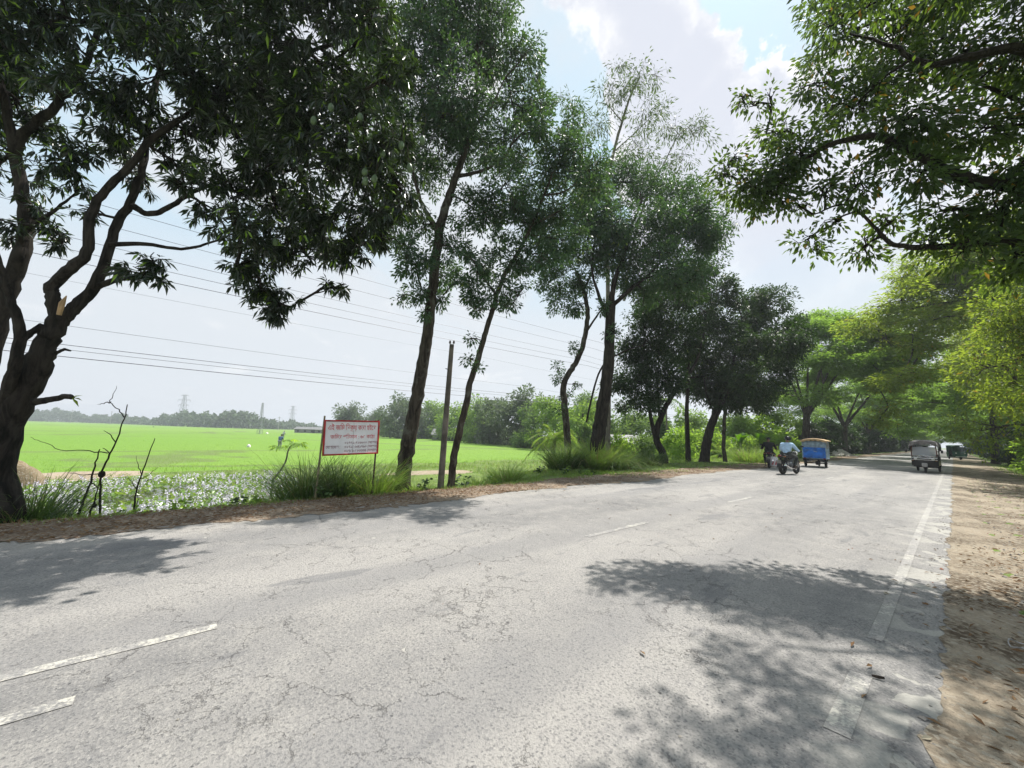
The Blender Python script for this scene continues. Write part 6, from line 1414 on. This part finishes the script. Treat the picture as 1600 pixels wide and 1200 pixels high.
M_HOOD = solid('grey_brown_hood_canvas', (.20, .185, .185), .85, var=.25, scale=9, bump=.15); M_RBODY = solid('black_rickshaw_paint', (.016, .016, .018), .3); M_TRIM = solid('maroon_trim', (.10, .035, .03), .5)
def easy_bike(loc, rz):
    t = thing('electric_rickshaw', 'dark electric rickshaw with grey rounded hood and chrome front rail coming towards the camera', 'rickshaw', loc, rz)
    for s in (-1, 1): wheel(t, (s * .43, -.85, .24), .24, .10, 8)
    wheel(t, (0, 1.05, .24), .24, .095, 8)
    q = MB(); q.box((0, 0, .36), (.92, 2.2, .08), bev=.02); q.box((0, -.85, .27), (.8, .12, .1), bev=.02); q.build('chassis', DKMETAL, t)
    q = MB(); q.sheet([[(x, 1.18 + .10 * (1 - (x / .5) ** 2) - .10 * (z > .7) * (z - .7), z) for x in np.linspace(-.50, .50, 11)] for z in np.linspace(.38, .88, 8)], .025); q.build('front_panel', M_RBODY, t)
    q = MB()
    for s in (-1, 1): q.box((s * .49, -.1, .52), (.03, 2.0, .30), bev=.012)
    q.build('side_panel', M_RBODY, t)
    q = MB(); q.sheet([[(x, -1.12 - .05 * (1 - (x / .5) ** 2), z) for x in np.linspace(-.5, .5, 7)] for z in (.38, .6, .85)], .025); q.build('rear_panel', M_RBODY, t)
    q = MB(); q.sheet([[(x, 1.19 - .12 * zf + .05 * (1 - (x / .44) ** 2), .92 + .48 * zf) for x in np.linspace(-.44, .44, 9)] for zf in (0, .33, .66, 1)], .008); q.build('windscreen', M_GLASS, t)
    for s in (-1, 1):
        q = MB(); q.tube([(s * .475, 1.19, .85), (s * .475, 1.12, 1.2), (s * .46, 1.05, 1.50)], .026, 8); q.build('front_pillar', M_TRIM, t)
        q = MB(); q.tube([(s * .48, -.05, .65), (s * .48, -.08, 1.5)], .018, 6); q.tube([(s * .48, -1.08, .8), (s * .46, -1.05, 1.5)], .018, 6); q.build('side_pillar', BLACK, t)
    q = MB(); q.tube([(-.45, 1.20, .905), (0, 1.255, .905), (.45, 1.20, .905)], .016, 6); q.build('windscreen_sill', M_TRIM, t)
    n = 13
    q = MB(); rows = []
    for y in np.linspace(-1.22, 1.30, 10):
        nose = max(0, (y - .75) / .55) ** 2
        rows.append([(.555 * math.copysign(abs(math.cos(a)) ** .55, math.cos(a)), y, 1.40 - .10 * nose + (.38 - .10 * nose) * math.sin(a) ** .75) for a in np.linspace(PI, 0, n)])
    q.sheet(rows, .025); q.build('hood', M_HOOD, t)
    q = MB(); q.sheet([[(x, 1.315, 1.58 + .08 * (1 - (x / .5) ** 2) - zf * (.06 + .09 * abs(math.cos(x * 6.6)))) for x in np.linspace(-.5, .5, 21)] for zf in (-.6, .2, 1)], .01); q.build('hood_valance', M_HOOD, t)
    q = MB()
    for s in (-1, 1):
        q.sheet([[(s * (.56 + .008 * math.sin(y * 16)), y, z) for z in (1.20, 1.3, 1.42)] for y in np.linspace(-1.15, .95, 20)], .01)
    q.build('side_flap', M_BLKCLOTH, t)
    # chrome rail with a raised centre arch
    q = MB(); f = 1.335
    q.tube([(x, f - .10 * x * x, .80) for x in np.linspace(-.50, .50, 9)], .020, 7)
    q.tube([(x, f + .01 - .10 * x * x, .885 + .075 * math.exp(-(x / .16) ** 2)) for x in np.linspace(-.46, .46, 17)], .016, 7)
    q.tube([(x, f + .02, .86 + .05 * math.exp(-(x / .08) ** 2)) for x in np.linspace(-.18, .18, 9)], .014, 6)
    for s in (-1, 1):
        q.tube([(s * .47, f - .02, .80), (s * .47, 1.2, .88)], .014, 6)
        q.tube([(s * .30 + .10 * math.cos(a), f + .005, .845 + .035 * math.sin(a)) for a in np.linspace(0, PI * 2, 11)], .010, 5)
    q.tube([(x, f - .02 - .1 * x * x, .70) for x in np.linspace(-.50, .50, 9)], .018, 7); q.build('front_rail', CHROME, t)
    for s in (-1, 1):
        q = MB(); q.lathe([(.02, -.05), (.065, -.03), (.07, .01), (.05, .03), (.01, .035)], (s * .33, 1.27, .74), 'y', 12); q.build('headlight', M_LAMP, t)
        q = MB(); q.box((s * .44, 1.25, .66), (.07, .03, .04), bev=.01); q.build('indicator', M_ORANGE, t)
        q = MB(); q.tube([(s * .48, 1.14, 1.15), (s * .63, 1.2, 1.2)], .009, 5); q.box((s * .68, 1.2, 1.17), (.09, .025, .16), bev=.02); q.build('mirror', BLACK, t)
        q = MB(); q.sheet([[(s * .43 + w_, -.85 + .29 * math.sin(a), .24 + .29 * math.cos(a)) for w_ in (-.08, .08)] for a in np.linspace(-1.3, 1.3, 8)], .012); q.build('mudguard', M_RBODY, t)
    q = MB(); q.sheet([[(w_, 1.05 + .30 * math.sin(a), .24 + .31 * math.cos(a)) for w_ in (-.10, -.05, .05, .10)] for a in np.linspace(-1.2, 1.25, 9)], .014); q.box((0, 1.36, .42), (.22, .04, .22), rot=(-.1, 0, 0), bev=.03); q.build('front_mudguard', STEEL, t)
    q = MB()
    for s in (-1, 1): q.tube([(s * .085, 1.05, .24), (s * .085, 1.15, .62)], .022, 7)
    q.build('fork', STEEL, t)
    q = MB(); q.tube([(0, 1.1, .6), (0, .95, 1.0)], .02, 6); q.tube([(-.3, .88, 1.0), (0, .95, 1.0), (.3, .88, 1.0)], .014, 6); q.build('handlebar', BLACK, t)
    for y in (.45, -.15, -.9): q = MB(); q.box((0, y, .60), (.86, .36, .12), bev=.04); q.box((0, y - .18, .82), (.86, .08, .36), bev=.03); q.build('seat', BLACK, t)
    return t
pr_ = gr(1446, 739, 0.0); easy_bike((pr_[0] + .05, pr_[1] + 1.25, .006), PI - .03)
dv_ = thing('person', 'person in dark clothes driving the electric rickshaw behind its windscreen', 'person', (pr_[0] + .05, pr_[1] + 1.25 - .70, .006), PI - .03)
J = rider_joints(.02); J = {k: (v[0], v[1], v[2] - .22 if v[2] > .5 else v[2] + .1) for k, v in J.items()}; J['knL'] = (-.16, .2, .62); J['knR'] = (.16, .2, .62); J['anL'] = (-.14, .25, .5); J['anR'] = (.14, .25, .5); J['toL'] = (-.14, .38, .46); J['toR'] = (.14, .38, .46)
figure(dv_, J, M_BLKCLOTH, M_TROU, M_SHOE)

M_DGLASS = solid('dark_green_glass', (.02, .045, .04), .12, spec=.6)
M_GREEN = solid('green_auto_paint', (.012, .085, .050), .3, var=.15); M_GHOOD = solid('dark_green_hood', (.02, .075, .05), .75)
def auto(loc, rz):
    t = thing('auto_rickshaw', 'dark green auto rickshaw far away at the right edge of the road', 'auto rickshaw', loc, rz)
    for s in (-1, 1): wheel(t, (s * .52, -.75, .22), .22, .10, 6)
    wheel(t, (0, 1.0, .22), .22, .10, 6)
    q = MB(); q.sheet([[(x * (1 - .35 * max(0, (y - .6)) / .7), y, .30 + 0 * x) for x in np.linspace(-.6, .6, 7)] for y in np.linspace(-1.1, 1.2, 9)], .05); q.build('floor', DKMETAL, t)
    q = MB(); q.sheet([[(x * (1 - .12 * (z < .5)), 1.22 - .5 * (abs(x) / .62) ** 2.2 * .55 + .05 * (.9 - z), z) for x in np.linspace(-.62, .62, 13)] for z in np.linspace(.30, .98, 7)], .025); q.build('front_panel', M_GREEN, t)
    q = MB(); q.box((0, -1.1, .62), (1.22, .04, .66), bev=.015); q.build('rear_panel', M_GREEN, t)
    for s in (-1, 1):
        q = MB(); q.box((s * .62, -.72, .60), (.03, .8, .60), bev=.015); q.build('side_panel', M_GREEN, t)
        q = MB(); q.tube([(s * .60, .95, .95), (s * .57, .86, 1.4), (s * .56, .8, 1.62)], .03, 7); q.build('front_pillar', M_GREEN, t)
        q = MB(); q.tube([(s * .62, -.3, .6), (s * .6, -.3, 1.62)], .022, 6); q.build('side_pillar', M_GREEN, t)
        q = MB(); q.lathe([(.02, -.05), (.07, -.02), (.075, .02), (.05, .045), (.01, .05)], (s * .36, 1.18, .78), 'y', 12); q.build('headlight', M_LAMP, t)
        q = MB(); q.tube([(s * .6, .95, 1.2), (s * .74, .98, 1.22)], .008, 5); q.box((s * .78, .98, 1.2), (.09, .02, .14), bev=.015); q.build('mirror', BLACK, t)
    q = MB(); q.sheet([[(x, 1.02 - .10 * zf - .25 * (abs(x) / .56) ** 2.2 * .5, 1.0 + .54 * zf) for x in np.linspace(-.55, .55, 11)] for zf in (0, .5, 1)], .008); q.build('windscreen', M_DGLASS, t)
    q = MB(); q.sheet([[(x, y, 1.63 + .12 * (1 - (x / .66) ** 4) - .10 * max(0, (y - .5) / .5) ** 2) for x in np.linspace(-.64, .64, 11)] for y in np.linspace(-1.18, 1.0, 9)], .03); q.build('roof', M_GHOOD, t)
    q = MB(); q.sheet([[(x, -1.15, z) for x in np.linspace(-.6, .6, 7)] for z in (.95, 1.3, 1.66)], .015); q.build('rear_hood', M_GHOOD, t)
    q = MB(); q.box((0, 1.24, .36), (.9, .05, .07), bev=.02); q.build('bumper', M_LAMP, t)
    q = MB(); q.sheet([[(w_, 1.0 + .28 * math.sin(a), .22 + .29 * math.cos(a)) for w_ in (-.09, 0, .09)] for a in np.linspace(-1.2, 1.2, 7)], .012); q.build('front_mudguard', M_GREEN, t)
    for y, z in ((.25, .55), (-.75, .6)): q = MB(); q.box((0, y, z), (1.0, .42, .14), bev=.04); q.box((0, y - .22, z + .28), (1.0, .09, .44), bev=.03); q.build('seat', BLACK, t)
    return t
pa = gr(1494, 718, 0.0); auto((pa[0] + .12, pa[1] + .9, .006), PI + .24)

# ------------------------------------------------------------------ people and small things in the paddy
M_CLOTHB = solid('blue_check_shirt', (.10, .16, .30), .9, var=.4, scale=14); M_LUNGI = solid('grey_lungi', (.22, .22, .24), .9); M_CLOTHW = solid('pale_shirt', (.45, .45, .45), .9)
def farmer(lab, px, py, z, sh):
    p_ = at(px, py, z); t = thing('person', lab, 'person', (p_[0], p_[1], -1.0), .9)
    J = dict(pelvis=(0, 0, .90), waist=(0, .03, 1.05), chest=(0, .10, 1.27), neck=(0, .15, 1.41), head=(0, .20, 1.51), crown=(0, .22, 1.60), shL=(-.19, .11, 1.30), elL=(-.24, .16, 1.02), wrL=(-.20, .34, .88), haL=(-.18, .40, .84), shR=(.19, .11, 1.30), elR=(.25, .14, 1.02), wrR=(.21, .33, .86), haR=(.19, .40, .82),
             hipL=(-.10, 0, .86), knL=(-.11, .05, .48), anL=(-.11, 0, .10), toL=(-.12, .14, .05), hipR=(.10, 0, .86), knR=(.12, .03, .48), anR=(.12, -.04, .10), toR=(.13, .10, .05))
    figure(t, J, sh, M_LUNGI, M_SKIN, 'hair', None, 'short')
farmer('person in dark blue shirt working alone in the paddy, left of the sign', 436, 704, 42, M_CLOTHB)
farmer('small far person in pale shirt standing in the paddy beyond the other worker', 442, 688, 84, M_CLOTHW)
M_SACK = solid('white_sack', (.66, .64, .60), .8, var=.12, scale=10)
p_ = at(388, 702, 41); mound('white_sack', (p_[0], p_[1], -.72), (.42, .2), .2, M_SACK, 'small white sack lying on the rice in the middle of the paddy', 'sack', 18, 12, .3)
for i, (px, py, z) in enumerate(((528, 681, 95), (417, 679, 120), (240, 667, 210))): p_ = at(px, py, z); mound('bundle', (p_[0], p_[1], -.78), (.55, .35), .45, (M_SACK, M_SACK, M_DEAD)[i], ('tiny pale bundle in the paddy just right of the sign top', 'tiny pale bundle near the slim lattice pole', 'tiny dark bundle far out in the left part of the paddy')[i], 'bundle', 14, 20 + i, .3)
# pale stone heap by the far left road edge
M_RUBBLE = leafmat('rubble_stone', [(.42, .40, .36), (.58, .56, .52), (.48, .46, .42)], (.1, .1, .1), 0, .9, .2)
g = np.random.default_rng(61); cx, cy = gr(1322, 712, .0)[:2]; cx -= .6
hp = thing('stone_heap', 'long low heap of pale broken stone at the left road edge beyond the blue van', 'stone heap', (cx, cy, -.05))
ico = np.array([[0, 0, 1], [.9, 0, .2], [.3, .85, .2], [-.7, .5, .2], [-.7, -.5, .2], [.3, -.85, .2], [0, 0, -.5]]); tri = np.array([[0, 1, 2], [0, 2, 3], [0, 3, 4], [0, 4, 5], [0, 5, 1], [6, 2, 1], [6, 3, 2], [6, 4, 3], [6, 5, 4], [6, 1, 5]])
k = 900; x = g.normal(0, .5, k); y = g.normal(0, 2.0, k); z = np.maximum(0, .78 * np.exp(-(x / .8) ** 2 - (y / 2.6) ** 2)) * g.uniform(.5, 1, k)
v = ico[None] * g.uniform(.6, 1.3, (k, 7, 3)) * g.uniform(.08, .17, k)[:, None, None] + np.stack([x, y, z], 1)[:, None]
obj('stones', mesh_np('stones', v.reshape(-1, 3), ((np.arange(k) * 7)[:, None, None] + tri[None]).reshape(-1, 3), M_RUBBLE), hp, 'stuff')
b = gr(1274, 712, -.1); b = np.array([b[0] - 3.4, b[1] + 18, -.3]); t = thing('marker_post', 'small pale board on a post just above the blue van roof', 'sign post', b)
q = MB(); q.tube([(0, 0, 0), (0, 0, 2.2)], .06, 6); q.build('post', M_CONC, t); q = MB(); q.box((0, -.04, 2.35), (.75, .05, .85), bev=.01); q.build('board', M_CONC, t)
# stick and wire scrap by the right edge
q = MB(); c = gr(1373, 1058, .014); q.tube([c + [-.03, -.01, 0], c, c + [.025, .008, .004]], [.006, .009, .006], 6); o = q.build('wood_chip', M_DEAD); setp(o, 'short dark wood chip lying beside the edge line near the camera', 'wood chip')
q = MB(); c = gr(1597, 1010, .02); q.tube([c + np.array([.06 * math.cos(a), .09 * math.sin(a), .012 * math.sin(3 * a) + .005]) for a in np.linspace(0, 5.6, 18)], .004, 5); o = q.build('wire_loop', STEEL); setp(o, 'loose loop of pale wire on the sandy shoulder at the right edge', 'wire scrap')
# ------------------------------------------------------------------ humid air
m, N, o = new_mat('humid_air'); pvn = N.n('VolumePrincipled'); pvn.inputs['Color'].default_value = (.90, .94, 1.0, 1); pvn.inputs['Density'].default_value = .0007; pvn.inputs['Anisotropy'].default_value = .25
N.l(pvn.outputs[0], o.inputs['Volume'])
try: m.volume_sampling = 'MULTIPLE_IMPORTANCE'
except Exception: pass
q = MB(); q.box((-300, -100, 21.5), (3000, 3000, 49)); o = q.build('haze', m, smooth=False); o['kind'] = 'stuff'
